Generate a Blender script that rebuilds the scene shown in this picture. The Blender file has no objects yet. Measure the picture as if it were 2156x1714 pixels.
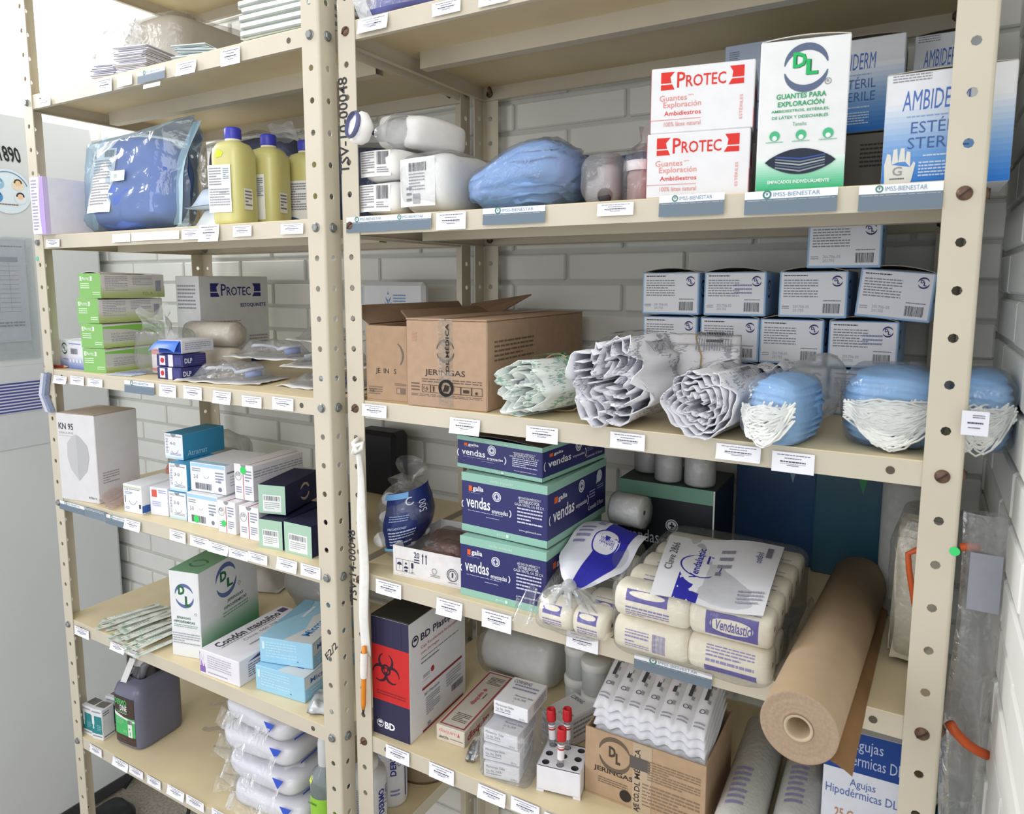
import bpy, math, random
from mathutils import Vector, Matrix, Euler, noise
D = bpy.data
SC = bpy.context.scene
COL = SC.collection
PI = math.pi
# ---------------------------------------------------------------- camera
CAM = Vector((0.8215, -0.8845, -0.3969))
YAW, PIT, FPX, PPX, PPY = math.radians(30.4023), math.radians(7.1412), 1502.26, 1058.5, 784.54
_cy, _sy, _cp, _sp = math.cos(YAW), math.sin(YAW), math.cos(PIT), math.sin(PIT)
C_F = Vector((-_sy*_cp, _cy*_cp, -_sp)); C_R = Vector((_cy, _sy, 0)); C_U = C_R.cross(C_F)
cd = D.cameras.new('camera'); cam = D.objects.new('camera', cd); COL.objects.link(cam)
cam.matrix_world = Matrix(((C_R.x, C_U.x, -C_F.x, CAM.x), (C_R.y, C_U.y, -C_F.y, CAM.y), (C_R.z, C_U.z, -C_F.z, CAM.z), (0, 0, 0, 1)))
cd.sensor_width = 36; cd.lens = 36*FPX/2156
cd.shift_x = (1078-PPX)/2156; cd.shift_y = (PPY-857)/2156
cd.clip_start = 0.05
cd.dof.use_dof = True; cd.dof.focus_distance = 1.35; cd.dof.aperture_fstop = 11.0
SC.camera = cam
# ---------------------------------------------------------------- light
SC.view_settings.view_transform = 'Standard'; SC.view_settings.look = 'None'
SC.view_settings.gamma = 1; SC.view_settings.use_curve_mapping = False
SC.view_settings.exposure = 0.22
w = D.worlds.new('World'); SC.world = w; w.use_nodes = True
w.node_tree.nodes['Background'].inputs[0].default_value = (0.94, 0.96, 1.0, 1)
w.node_tree.nodes['Background'].inputs[1].default_value = 0.95
def area(name, loc, target, sx, sy, power, col):
    l = D.lights.new(name, 'AREA'); l.shape = 'RECTANGLE'; l.size = sx; l.size_y = sy; l.energy = power; l.color = col
    o = D.objects.new(name, l); COL.objects.link(o); o.location = loc
    o.rotation_euler = (Vector(target)-Vector(loc)).to_track_quat('-Z', 'Y').to_euler()
    return o
area('daylight_behind_camera', (1.3, -2.3, 0.75), (-0.35, 0.3, -0.85), 1.8, 1.6, 28, (1.0, 0.985, 0.97))
area('daylight_side_window', (-2.5, -0.25, 1.0), (-0.9, 0.45, 0.35), 0.9, 1.2, 62, (1.0, 0.98, 0.95))
area('fill_right_wall', (-0.9, -1.9, -0.3), (0.93, -0.05, -0.9), 0.9, 1.2, 8, (0.95, 0.97, 1.0))  # unseen fill lamp, added to brighten the right wall
# ---------------------------------------------------------------- helpers
def at(u, v, X=None, Y=None, Z=None):
    d = C_F + C_R*((u-PPX)/FPX) + C_U*((PPY-v)/FPX)
    t = (X-CAM.x)/d.x if X is not None else (Y-CAM.y)/d.y if Y is not None else (Z-CAM.z)/d.z
    return CAM + d*t
def zl(k): return -0.3048*(k-1)+0.0150
def zr(k): return -0.3048*(k-1)+0.0165
def lin(h):
    h = h.lstrip('#'); c = [int(h[i:i+2], 16)/255 for i in (0, 2, 4)]
    return tuple(x/12.92 if x <= .04045 else ((x+.055)/1.055)**2.4 for x in c)+(1,)
_M = {}
def M(hexc, rough=.55, var=.05, scale=40, bump=0, metal=0, trans=0, spec=.4, sss=0):
    k = (hexc, rough, var, scale, bump, metal, trans, spec, sss)
    if k in _M: return _M[k]
    m = D.materials.new('mat_'+hexc.lstrip('#')); m.use_nodes = True
    nt = m.node_tree; b = nt.nodes['Principled BSDF']; c = lin(hexc)
    b.inputs['Roughness'].default_value = rough; b.inputs['Metallic'].default_value = metal
    b.inputs['Specular IOR Level'].default_value = spec
    if trans: b.inputs['Transmission Weight'].default_value = trans
    if sss:
        b.inputs['Subsurface Weight'].default_value = sss; b.inputs['Subsurface Radius'].default_value = (.01, .01, .01)
    if var or bump:
        tc = nt.nodes.new('ShaderNodeTexCoord'); n = nt.nodes.new('ShaderNodeTexNoise')
        n.inputs['Scale'].default_value = scale; n.inputs['Detail'].default_value = 3
        nt.links.new(tc.outputs['Object'], n.inputs['Vector'])
        if var:
            r = nt.nodes.new('ShaderNodeValToRGB')
            r.color_ramp.elements[0].position = .3; r.color_ramp.elements[1].position = .7
            r.color_ramp.elements[0].color = tuple(x*(1-var) for x in c[:3])+(1,)
            r.color_ramp.elements[1].color = tuple(min(1, x*(1+var)) for x in c[:3])+(1,)
            nt.links.new(n.outputs['Fac'], r.inputs['Fac']); nt.links.new(r.outputs['Color'], b.inputs['Base Color'])
        else: b.inputs['Base Color'].default_value = c
        if bump:
            bp = nt.nodes.new('ShaderNodeBump'); bp.inputs['Strength'].default_value = bump; bp.inputs['Distance'].default_value = .002
            nt.links.new(n.outputs['Fac'], bp.inputs['Height']); nt.links.new(bp.outputs['Normal'], b.inputs['Normal'])
    else: b.inputs['Base Color'].default_value = c
    _M[k] = m; return m
def ink(h): return M(h, .6, 0, 40, 0, 0, 0, .25)
def film(name, tint='#eef3f7', haze=.12, gloss=.16, bscale=60, bump=.6):
    k = ('film', tint, haze, gloss, bscale, bump)
    if k in _M: return _M[k]
    m = D.materials.new('mat_'+name); m.use_nodes = True; nt = m.node_tree; nt.nodes.remove(nt.nodes['Principled BSDF'])
    out = nt.nodes['Material Output']
    tr = nt.nodes.new('ShaderNodeBsdfTransparent'); tr.inputs[0].default_value = tuple(.35+.65*x**.5 for x in lin(tint)[:3])+(1,)
    df = nt.nodes.new('ShaderNodeBsdfDiffuse'); df.inputs[0].default_value = lin(tint)
    tl = nt.nodes.new('ShaderNodeBsdfTranslucent'); tl.inputs[0].default_value = lin(tint); dm = nt.nodes.new('ShaderNodeMixShader'); dm.inputs[0].default_value = .45
    nt.links.new(df.outputs[0], dm.inputs[1]); nt.links.new(tl.outputs[0], dm.inputs[2])
    gl = nt.nodes.new('ShaderNodeBsdfGlossy'); gl.inputs['Roughness'].default_value = .12
    tc = nt.nodes.new('ShaderNodeTexCoord'); n = nt.nodes.new('ShaderNodeTexNoise'); n.inputs['Scale'].default_value = bscale; n.inputs['Detail'].default_value = 4
    n.inputs['Distortion'].default_value = 1.2
    nt.links.new(tc.outputs['Object'], n.inputs['Vector'])
    bp = nt.nodes.new('ShaderNodeBump'); bp.inputs['Strength'].default_value = bump; bp.inputs['Distance'].default_value = .01
    nt.links.new(n.outputs['Fac'], bp.inputs['Height'])
    nt.links.new(bp.outputs['Normal'], gl.inputs['Normal'])
    a = nt.nodes.new('ShaderNodeMixShader'); a.inputs[0].default_value = haze
    nt.links.new(tr.outputs[0], a.inputs[1]); nt.links.new(dm.outputs[0], a.inputs[2])
    fr = nt.nodes.new('ShaderNodeFresnel'); fr.inputs[0].default_value = 1.4
    ad = nt.nodes.new('ShaderNodeMath'); ad.operation = 'MULTIPLY_ADD'; ad.inputs[1].default_value = .42; ad.inputs[2].default_value = gloss*.22; ad.use_clamp = True
    nt.links.new(fr.outputs[0], ad.inputs[0])
    b = nt.nodes.new('ShaderNodeMixShader'); nt.links.new(ad.outputs[0], b.inputs[0])
    nt.links.new(a.outputs[0], b.inputs[1]); nt.links.new(gl.outputs[0], b.inputs[2]); nt.links.new(b.outputs[0], out.inputs['Surface'])
    _M[k] = m; return m
# ---- text outlines, cached
_TX = {}
def textmesh(s, bold=0):
    k = (s, bold)
    if k not in _TX:
        c = D.curves.new('lettering', 'FONT'); c.body = s; c.size = 1; c.resolution_u = 2; c.offset = bold
        o = D.objects.new('lettering', c); COL.objects.link(o)
        ev = o.evaluated_get(bpy.context.evaluated_depsgraph_get()); me = ev.to_mesh()
        vs = [(v.co.x, v.co.y) for v in me.vertices]; fs = [tuple(p.vertices) for p in me.polygons]
        ev.to_mesh_clear(); D.objects.remove(o); D.curves.remove(c)
        x0 = min(p[0] for p in vs); x1 = max(p[0] for p in vs); y0 = min(p[1] for p in vs); y1 = max(p[1] for p in vs)
        _TX[k] = ([((p[0]-x0)/(x1-x0), (p[1]-y0)/(y1-y0)) for p in vs], fs)
    return _TX[k]
class MB:
    def __init__(s): s.v = []; s.f = []; s.m = []; s.s = []; s.mats = []
    def mi(s, m):
        if m not in s.mats: s.mats.append(m)
        return s.mats.index(m)
    def add(s, vs, fs, mat, smooth=False, mx=None):
        b = len(s.v); i = s.mi(mat)
        s.v += [tuple(mx @ Vector(p)) for p in vs] if mx is not None else [tuple(p) for p in vs]
        for f in fs: s.f.append(tuple(b+x for x in f)); s.m.append(i); s.s.append(smooth)
    def box(s, x0, y0, z0, x1, y1, z1, mat, bev=.0, mx=None):
        if bev <= 0:
            vs = [(x, y, z) for z in (z0, z1) for y in (y0, y1) for x in (x0, x1)]
            s.add(vs, [(0, 2, 3, 1), (4, 5, 7, 6), (0, 1, 5, 4), (2, 6, 7, 3), (0, 4, 6, 2), (1, 3, 7, 5)], mat, False, mx); return
        c = ((x0+x1)/2, (y0+y1)/2, (z0+z1)/2); h = ((x1-x0)/2, (y1-y0)/2, (z1-z0)/2)
        bev = min(bev, .45*min(h)*2)
        vs = []; idx = {}
        for sx in (-1, 1):
            for sy in (-1, 1):
                for sz in (-1, 1):
                    for a in range(3):
                        q = [h[0]-bev, h[1]-bev, h[2]-bev]; q[a] = h[a]
                        idx[sx, sy, sz, a] = len(vs); vs.append((c[0]+sx*q[0], c[1]+sy*q[1], c[2]+sz*q[2]))
        fs = []
        I = lambda *k: idx[k]
        for sg in (-1, 1):
            f = [I(sg, -1, -1, 0), I(sg, 1, -1, 0), I(sg, 1, 1, 0), I(sg, -1, 1, 0)]; fs.append(f if sg > 0 else f[::-1])
            f = [I(-1, sg, -1, 1), I(-1, sg, 1, 1), I(1, sg, 1, 1), I(1, sg, -1, 1)]; fs.append(f if sg > 0 else f[::-1])
            f = [I(-1, -1, sg, 2), I(1, -1, sg, 2), I(1, 1, sg, 2), I(-1, 1, sg, 2)]; fs.append(f if sg > 0 else f[::-1])
            for t in (-1, 1):
                f = [I(sg, t, -1, 0), I(sg, t, 1, 0), I(sg, t, 1, 1), I(sg, t, -1, 1)]; fs.append(f if sg*t < 0 else f[::-1])
                f = [I(sg, -1, t, 0), I(sg, 1, t, 0), I(sg, 1, t, 2), I(sg, -1, t, 2)]; fs.append(f if sg*t > 0 else f[::-1])
                f = [I(-1, sg, t, 1), I(1, sg, t, 1), I(1, sg, t, 2), I(-1, sg, t, 2)]; fs.append(f if sg*t < 0 else f[::-1])
        for sx in (-1, 1):
            for sy in (-1, 1):
                for sz in (-1, 1):
                    f = [I(sx, sy, sz, 0), I(sx, sy, sz, 1), I(sx, sy, sz, 2)]; fs.append(f if sx*sy*sz > 0 else f[::-1])
        s.add(vs, fs, mat, False, mx)
    def grid(s, fn, nu, nv, mat, smooth=True, cu=False, cv=False, mx=None, flip=False):
        vs = [fn(i/(nu if cu else nu-1), j/(nv if cv else nv-1)) for j in range(nv) for i in range(nu)]
        fs = []
        for j in range(nv if cv else nv-1):
            for i in range(nu if cu else nu-1):
                a, b = j*nu+i, j*nu+(i+1) % nu; c, d = ((j+1) % nv)*nu+(i+1) % nu, ((j+1) % nv)*nu+i
                fs.append((a, d, c, b) if flip else (a, b, c, d))
        s.add(vs, fs, mat, smooth, mx)
    def lathe(s, prof, mat, n=24, mx=None, smooth=True, wob=None):
        k = len(prof)
        vs = []
        for i in range(n):
            a = 2*PI*i/n; cx, sx = math.cos(a), math.sin(a)
            for (r, z) in prof:
                q = 1+(wob(a, z) if wob else 0); vs.append((r*cx*q, r*sx*q, z))
        fs = []
        for i in range(n):
            j = (i+1) % n
            for t in range(k-1): fs.append((i*k+t, j*k+t, j*k+t+1, i*k+t+1))
        s.add(vs, fs, mat, smooth, mx)
    def tube(s, path, r, mat, n=8, smooth=True, cap=True):
        path = [Vector(p) for p in path]; L = len(path); rs = r if isinstance(r, (list, tuple)) else [r]*L
        vs = []; nrm = None
        for i, p in enumerate(path):
            t = (path[min(i+1, L-1)]-path[max(i-1, 0)]).normalized()
            if nrm is None: nrm = t.orthogonal().normalized()
            nrm = (nrm-t*nrm.dot(t)); nrm = nrm.normalized() if nrm.length > 1e-6 else t.orthogonal().normalized()
            b = t.cross(nrm)
            vs += [tuple(p+(nrm*math.cos(2*PI*k/n)+b*math.sin(2*PI*k/n))*rs[i]) for k in range(n)]
        fs = [(i*n+k, i*n+(k+1) % n, (i+1)*n+(k+1) % n, (i+1)*n+k) for i in range(L-1) for k in range(n)]
        if cap: fs += [tuple(range(n))[::-1], tuple((L-1)*n+k for k in range(n))]
        s.add(vs, fs, mat, smooth)
    def pillow(s, w, d, h, mat, seed=0, nu=28, nv=16, e=.6, amp=.003, freq=25, mx=None, base=True, ev=None):
        """soft rounded block standing on z=0"""
        off = Vector((seed*3.1, seed*1.7, seed*5.3)); ev = ev or e
        pw = lambda x, q: math.copysign(abs(x)**q, x)
        def fn(u, v):
            a = 2*PI*u; b = PI*(v-.5)
            x = pw(math.cos(b), ev)*pw(math.cos(a), e)*w/2; y = pw(math.cos(b), ev)*pw(math.sin(a), e)*d/2; z = pw(math.sin(b), ev)*h/2
            p = Vector((x, y, z)); q = noise.noise_vector(p*freq+off)*amp; p += q
            if base: p.z = max(p.z, -h/2)
            return (p.x, p.y, p.z+h/2+.0007)
        s.grid(fn, nu, nv, mat, True, cu=True, mx=mx)
    def pouch(s, w, d, h, mat, seed=0, nu=24, nv=18, margin=.12, amp=.003, freq=30, mx=None, top=None, base=.0008, edge=.004):
        """flat sealed bag lying on z=0 with flat welded edges, filled to height h"""
        off = Vector((seed*2.3, seed*4.1, seed))
        def prof(u, v):
            a = min(u, 1-u)/margin; b = min(v, 1-v)/margin
            f = lambda t: 0 if t <= .35 else math.sin(min(1, (t-.35)/1.6)*PI/2)
            return f(a)*f(b)
        def fn(up):
            def g(u, v):
                x = (u-.5)*w; y = (v-.5)*d
                q = noise.noise(Vector((x, y, 0))*freq+off); q2 = noise.noise(Vector((x, y, 5))*freq*.4+off)
                z = edge*(1+q2)*(1 if prof(u, v) == 0 else .3)
                if up: z += prof(u, v)*(h+q*amp*2)+base
                return (x+q2*amp, y+q*amp, max(z, base*.5))
            return g
        s.grid(fn(True), nu, nv, mat, True, mx=mx); s.grid(fn(False), nu, nv, mat, True, mx=mx, flip=True)
    def deco(s, items, O, U, V, N, su, sv, lay=.00022):
        """flat printed marks on a face; items in fractions of the face"""
        O, U, V, N = Vector(O), Vector(U), Vector(V), Vector(N)
        n = [0]
        def put(pts, fs, col, bump=True):
            e = lay+.00005*n[0]
            s.add([O+U*p[0]+V*p[1]+N*e for p in pts], fs, ink(col))
        for it in items:
            k = it[0]; n[0] += 1
            if k == 'r':
                _, a, b, c, d, col = it; put([(a*su, b*sv), (c*su, b*sv), (c*su, d*sv), (a*su, d*sv)], [(0, 1, 2, 3)], col)
            elif k == 't':
                _, tx, a, b, c, d, col = it[:7]; op = it[7] if len(it) > 7 else {}
                vs, fs = textmesh(tx, op.get('b', 0)); r = op.get('rot', 0); sh = op.get('sh', 0)
                X0, Y0, X1, Y1 = a*su, b*sv, c*su, d*sv; W_, H_ = X1-X0, Y1-Y0
                if r == 90: q = [(X0+(1-y)*W_, Y0+x*H_) for x, y in vs]
                elif r == 270: q = [(X0+y*W_, Y0+(1-x)*H_) for x, y in vs]
                elif r == 180: q = [(X0+(1-x)*W_, Y0+(1-y)*H_) for x, y in vs]
                else: q = [(X0+x*W_+sh*y*H_, Y0+y*H_) for x, y in vs]
                put(q, fs, col)
            elif k == 'l':
                _, a, b, c, d, nl, col = it[:7]; vt = len(it) > 7
                rr = random.Random(int((a*31+b*77+c*13+nl)*1000)); pts = []; fs = []
                for i in range(nl):
                    y1 = d-(d-b)*i/nl; y0 = y1-(d-b)/nl*.44; x = a
                    end = c if i % 4 != 3 else a+(c-a)*rr.uniform(.4, .9)
                    while x < end-1e-4:
                        ww = (c-a)*rr.uniform(.05, .16); xe = min(end, x+ww); k0 = len(pts)
                        pts += [(x*su, y0*sv), (xe*su, y0*sv), (xe*su, y1*sv), (x*su, y1*sv)]; fs.append((k0, k0+1, k0+2, k0+3)); x = xe+(c-a)*.018
                put(pts, fs, col)
            elif k == 'bc':
                _, a, b, c, d, col = it; rr = random.Random(int(a*991+b*77)); x = a; pts = []; fs = []
                while x < c:
                    ww = (c-a)*rr.choice((.012, .02, .035)); k0 = len(pts); xe = min(c, x+ww)
                    pts += [(x*su, b*sv), (xe*su, b*sv), (xe*su, d*sv), (x*su, d*sv)]; fs.append((k0, k0+1, k0+2, k0+3)); x = xe+(c-a)*rr.choice((.015, .025, .03))
                put(pts, fs, col)
            elif k == 'p': put([(x*su, y*sv) for x, y in it[1]], [tuple(range(len(it[1])))], it[2])
            elif k == 'e':   # centre, radius as fraction of the width (and optional second)
                _, a, b, r, col = it[:5]; r2 = it[5] if len(it) > 5 else r
                put([(a*su+r*su*math.cos(t*PI/12), b*sv+r2*su*math.sin(t*PI/12)) for t in range(24)], [tuple(range(24))], col)
            elif k == 'ring':  # cu cv r0 r1 a0 a1 col : tapered arc, width from 0 at a1
                _, a, b, r0, r1, a0, a1, col = it[:8]; tp = it[8] if len(it) > 8 else 0
                m = max(6, int(abs(a1-a0)/10)); pts = []; fs = []
                for i in range(m+1):
                    t = i/m; an = math.radians(a0+(a1-a0)*t); f = 1-tp*abs(2*t-1)**2; rm = (r0+r1)/2; hw = (r1-r0)/2*f
                    for q in (rm-hw, rm+hw): pts.append((a*su+q*su*math.cos(an), b*sv+q*su*math.sin(an)))
                    if i: fs.append((2*i-2, 2*i-1, 2*i+1, 2*i))
                put(pts, fs, col)
            elif k == 'g':   # printed vertical colour run a b c d bottom top
                _, a, b, c, d, c0, c1 = it; A = [int(c0[i:i+2], 16) for i in (1, 3, 5)]; B = [int(c1[i:i+2], 16) for i in (1, 3, 5)]; m = 14
                for i in range(m):
                    t = (i+.5)/m; col = '#%02x%02x%02x' % tuple(int(p+(q-p)*t) for p, q in zip(A, B))
                    y0 = b+(d-b)*i/m; y1 = b+(d-b)*(i+1)/m
                    put([(a*su, y0*sv), (c*su, y0*sv), (c*su, y1*sv), (a*su, y1*sv)], [(0, 1, 2, 3)], col)
    def face(s, which, w, d, h, items, lay=.00022):
        if which == 'F': s.deco(items, (-w/2, -d/2, 0), (1, 0, 0), (0, 0, 1), (0, -1, 0), w, h, lay)
        if which == 'R': s.deco(items, (w/2, -d/2, 0), (0, 1, 0), (0, 0, 1), (1, 0, 0), d, h, lay)
        if which == 'L': s.deco(items, (-w/2, d/2, 0), (0, -1, 0), (0, 0, 1), (-1, 0, 0), d, h, lay)
        if which == 'T': s.deco(items, (-w/2, -d/2, h), (1, 0, 0), (0, 1, 0), (0, 0, 1), w, d, lay)
    def drape(s, mk, fn, tol=.09):
        """printed marks laid over a curved surface: faces are cut small, then moved by fn(u, v, lift)"""
        for f, mi_ in zip(mk.f, mk.m):
            P = [mk.v[i] for i in f]; m_ = s.mi(mk.mats[mi_])
            if len(P) == 3: T = [P]
            elif len(P) == 4: T = [[P[0], P[1], P[2]], [P[0], P[2], P[3]]]
            else:
                c = tuple(sum(p[i] for p in P)/len(P) for i in range(3)); T = [[P[i], P[(i+1) % len(P)], c] for i in range(len(P))]
            while T:
                t = T.pop(); L = [max(abs(t[i][0]-t[(i+1) % 3][0]), abs(t[i][1]-t[(i+1) % 3][1])) for i in range(3)]; k = L.index(max(L))
                if L[k] > tol:
                    a, b, c = t[k], t[(k+1) % 3], t[(k+2) % 3]; m = tuple((a[i]+b[i])/2 for i in range(3)); T += [[a, m, c], [m, b, c]]
                else:
                    q = len(s.v); s.v += [tuple(fn(p[0], p[1], p[2])) for p in t]; s.f.append((q, q+1, q+2)); s.m.append(m_); s.s.append(False)
    def build(s, name, parent=None, loc=None, rot=None):
        me = D.meshes.new(name); me.from_pydata(s.v, [], s.f)
        for m in s.mats: me.materials.append(m)
        me.polygons.foreach_set('material_index', s.m); me.polygons.foreach_set('use_smooth', s.s); me.update()
        o = D.objects.new(name, me); COL.objects.link(o)
        if parent: o.parent = parent
        if loc is not None: o.location = loc
        if rot is not None: o.rotation_euler = rot
        return o
def tag(o, label=None, cat=None, group=None, kind=None):
    if label: o['label'] = label
    if cat: o['category'] = cat
    if group: o['group'] = group
    if kind: o['kind'] = kind
    return o
def thing(name, label, cat, loc, rot=0, group=None):
    o = D.objects.new(name, None); COL.objects.link(o); o.location = loc; o.empty_display_size = .02
    o.rotation_euler = rot if isinstance(rot, (tuple, list)) else (0, 0, math.radians(rot))
    return tag(o, label, cat, group)
def copy_tree(root, loc, rot=None, label=None, group=None):
    r = root.copy(); COL.objects.link(r); r.location = loc
    if rot is not None: r.rotation_euler = rot if isinstance(rot, (tuple, list)) else (0, 0, math.radians(rot))
    if label: r['label'] = label
    if group: r['group'] = group
    for ch in list(root.children):
        c = ch.copy(); COL.objects.link(c); c.parent = r
        for g in list(ch.children):
            q = g.copy(); COL.objects.link(q); q.parent = c
    return r
def RX(a): return Matrix.Rotation(math.radians(a), 4, 'X')
def RY(a): return Matrix.Rotation(math.radians(a), 4, 'Y')
def RZ(a): return Matrix.Rotation(math.radians(a), 4, 'Z')
def TR(x, y, z): return Matrix.Translation((x, y, z))
def carton(name, label, cat, fit, zb, col, F=(), R=(), T=(), L=(), group=None, lid=None, sides=None, bev=.0012, roll=0, rough=.5, lidcol=None):
    """closed box; fit = front corner x, y, turn, w, d, h"""
    x, y, rot, w, d, h = fit; a = math.radians(rot)
    cx = x+(w/2)*math.cos(a)-(d/2)*math.sin(a); cy = y+(w/2)*math.sin(a)+(d/2)*math.cos(a)
    t = thing(name, label, cat, (cx, cy, zb), (0, math.radians(roll), a), group)
    b = MB(); hb = h if not lid else h-.002
    b.box(-w/2, -d/2, 0, w/2, d/2, hb, M(col, rough, .03), bev)
    sd = sides or {}
    for k, c in sd.items(): b.face(k, w, d, hb, [('r', .004, .004, .996, .996, c)], .00012)
    for k, it in (('F', F), ('R', R), ('L', L), ('T', T)):
        if it: b.face(k, w, d, hb if k == 'T' else h, it, .00022 if k != 'T' or not lid else float(lid)+.0011)
    b.build('body', t)
    if lid:
        l = MB(); ar = lid if isinstance(lid, float) else .004
        def fn(u, v): return ((u-.5)*(w-.001), (v-.5)*(d-.002), hb+.0008+ar*(1-(2*u-1)**2)*(1-.7*v))
        l.grid(fn, 10, 4, M(lidcol or col, .6, .03), True); 
        l.add([fn(i/9, 0) for i in range(10)]+[(p[0], p[1], p[2]-.001) for p in [fn(i/9, 0) for i in range(10)]], [(i, i+10, i+11, i+1) for i in range(9)], M(lidcol or col, .6, .03))
        l.build('lid_flap', t)
    return t
def dl_logo(u, v, r, c1='#4a5d8c', c2='#1f8a4a', asp=1):
    """two swooping arcs round the letters D and L"""
    return [('ring', u, v, r*.72, r, 20, 175, c1, .9), ('ring', u, v, r*.72, r, 200, 355, c1, .9),
            ('t', 'D', u-r*.5, v-r*.05*asp, u+r*.05, v+r*.55*asp, c2, {'b': .04}), ('t', 'L', u+r*.0, v-r*.5*asp, u+r*.45, v+r*.15*asp, c2, {'b': .04})]
def protec(a, b, c, d, col):
    """word between two flag blocks"""
    w = c-a; h = d-b
    return [('p', [(a, d), (a, d-.62*h), (a+.13*w, d-.62*h), (a+.115*w, d-.3*h), (a+.17*w, d)], col), ('p', [(a, b+.3*h), (a, b), (a+.17*w, b), (a+.14*w, b+.3*h)], col),
            ('p', [(c, d), (c-.17*w, d), (c-.13*w, d-.3*h), (c-.14*w, d-.62*h), (c, d-.62*h)], col), ('p', [(c, b+.3*h), (c-.14*w, b+.3*h), (c-.18*w, b), (c, b)], col),
            ('t', 'P', a+.2*w, b+.08*h, a+.3*w, b+.95*h, col, {'b': .01}), ('t', 'ROTEC', a+.31*w, b+.08*h, a+.79*w, b+.74*h, col, {'b': .01})]
# ---------------------------------------------------------------- room
FZ = -2.13; WY = .495; WX = .93
CREAM = '#cac2af'
fl = MB(); fl.box(-2.6, -3.2, FZ-.05, 1.1, WY+.1, FZ, M('#9a9184', .55, .28, 130))
tag(fl.build('floor'), kind='structure')
def bricks(name, axis, lo, hi, z0, z1, pos, phase):
    b = MB(); P = M('#e6e7e2', .6, .03, 8); G = M('#cfd0ca', .7, .04, 8)
    L, H, J = .252, .0635, .0085; rr = random.Random(3)
    def place(a0, a1, q0, q1):
        dz = rr.uniform(0, .0025)
        if axis == 'x': b.box(a0, pos-.006-dz, q0, a1, pos+.02, q1, P, .003)
        else: b.box(pos-.006-dz, a0, q0, pos+.02, a1, q1, P, .003)
    k = 0; z = z0
    while z < z1:
        a = lo-(L/2 if k % 2 else 0)-phase
        while a < hi:
            s0, s1 = max(a+J/2, lo), min(a+L-J/2, hi)
            if s1-s0 > .02: place(s0, s1, z+J/2+rr.uniform(-.001, .001), z+H-J/2)
            a += L
        z += H; k += 1
    if axis == 'x': b.box(lo, pos, z0, hi, pos+.06, z1, G)
    else: b.box(pos, lo, z0, pos+.06, hi, z1, G)
    tag(b.build(name), kind='structure')
bricks('wall_back', 'x', -2.6, WX+.05, FZ-.043, .95, WY, .0)
bricks('wall_right', 'y', -1.2, WY, FZ, .95, WX, .1)
# ---------------------------------------------------------------- shelving
PITCH = .0508
def panel(b, O, U, V, N, wd, n, off, mat, th=.0018, hr=.0052):
    """perforated strip n cells high"""
    O, U, V, N = Vector(O), Vector(U), Vector(V), Vector(N); ring = [(math.cos(i*PI/4), math.sin(i*PI/4)) for i in range(8)]
    for k in range(n):
        c = V*(k+.5)*PITCH; hw, hh = wd, PITCH/2
        ou = [(wd, off), (wd, hh), (off, hh), (0, hh), (0, 0), (0, -hh), (off, -hh), (wd, -hh)]
        ou[0] = (wd, 0); ou[4] = (0, 0)
        vs = []
        for s in (0, th):
            vs += [O+c+U*p[0]+V*p[1]+N*s for p in ou] + [O+c+U*(off+hr*x)+V*(hr*y)+N*s for x, y in ring]
        fs = []
        for i in range(8):
            j = (i+1) % 8
            fs += [(i, j, 8+j, 8+i), (16+i, 24+i, 24+j, 16+j), (8+i, 8+j, 24+j, 24+i)]
        fs += [(2, 18, 19, 3)] if k == n-1 else []
        fs += [(7, 0, 16, 23), (0, 1, 17, 16), (3, 4, 20, 19), (4, 5, 21, 20)]
        b.add(vs, fs, mat)
def post(parent, xh, yf, sx, rear, zoff):
    """slotted angle: outer edge at xh+sx*.019; yf is the outer plane of the cross flange"""
    b = MB(); m = M(CREAM, .42, .03, 12); W = .038; R = .004
    z0 = -PITCH*41.5+zoff; n = 52
    xo = xh+sx*.019; sy = -1 if rear else 1
    # cross flange (seen from the front)
    panel(b, (xo-sx*R, yf, z0), (-sx, 0, 0), (0, 0, 1), (0, sy, 0), W-R, n, .019-R, m)
    panel(b, (xo, yf+sy*R, z0), (0, sy, 0), (0, 0, 1), (-sx, 0, 0), W-R, n, .019-R, m)
    z1 = z0+n*PITCH
    arc = [(xo-sx*R+sx*R*math.sin(t*PI/8), yf+sy*R-sy*R*math.cos(t*PI/8)) for t in range(5)]
    b.add([(x, y, z) for z in (z0, z1) for x, y in arc], [(i, i+1, 6+i, 5+i) for i in range(4)], m, True)
    arc2 = [(xo-sx*R+sx*(R-.0018)*math.sin(t*PI/8), yf+sy*R-sy*(R-.0018)*math.cos(t*PI/8)) for t in range(5)]
    b.add([(x, y, z) for z in (z0, z1) for x, y in arc2], [(i, i+1, 6+i, 5+i) for i in range(4)], m, True)
    return b
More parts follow.
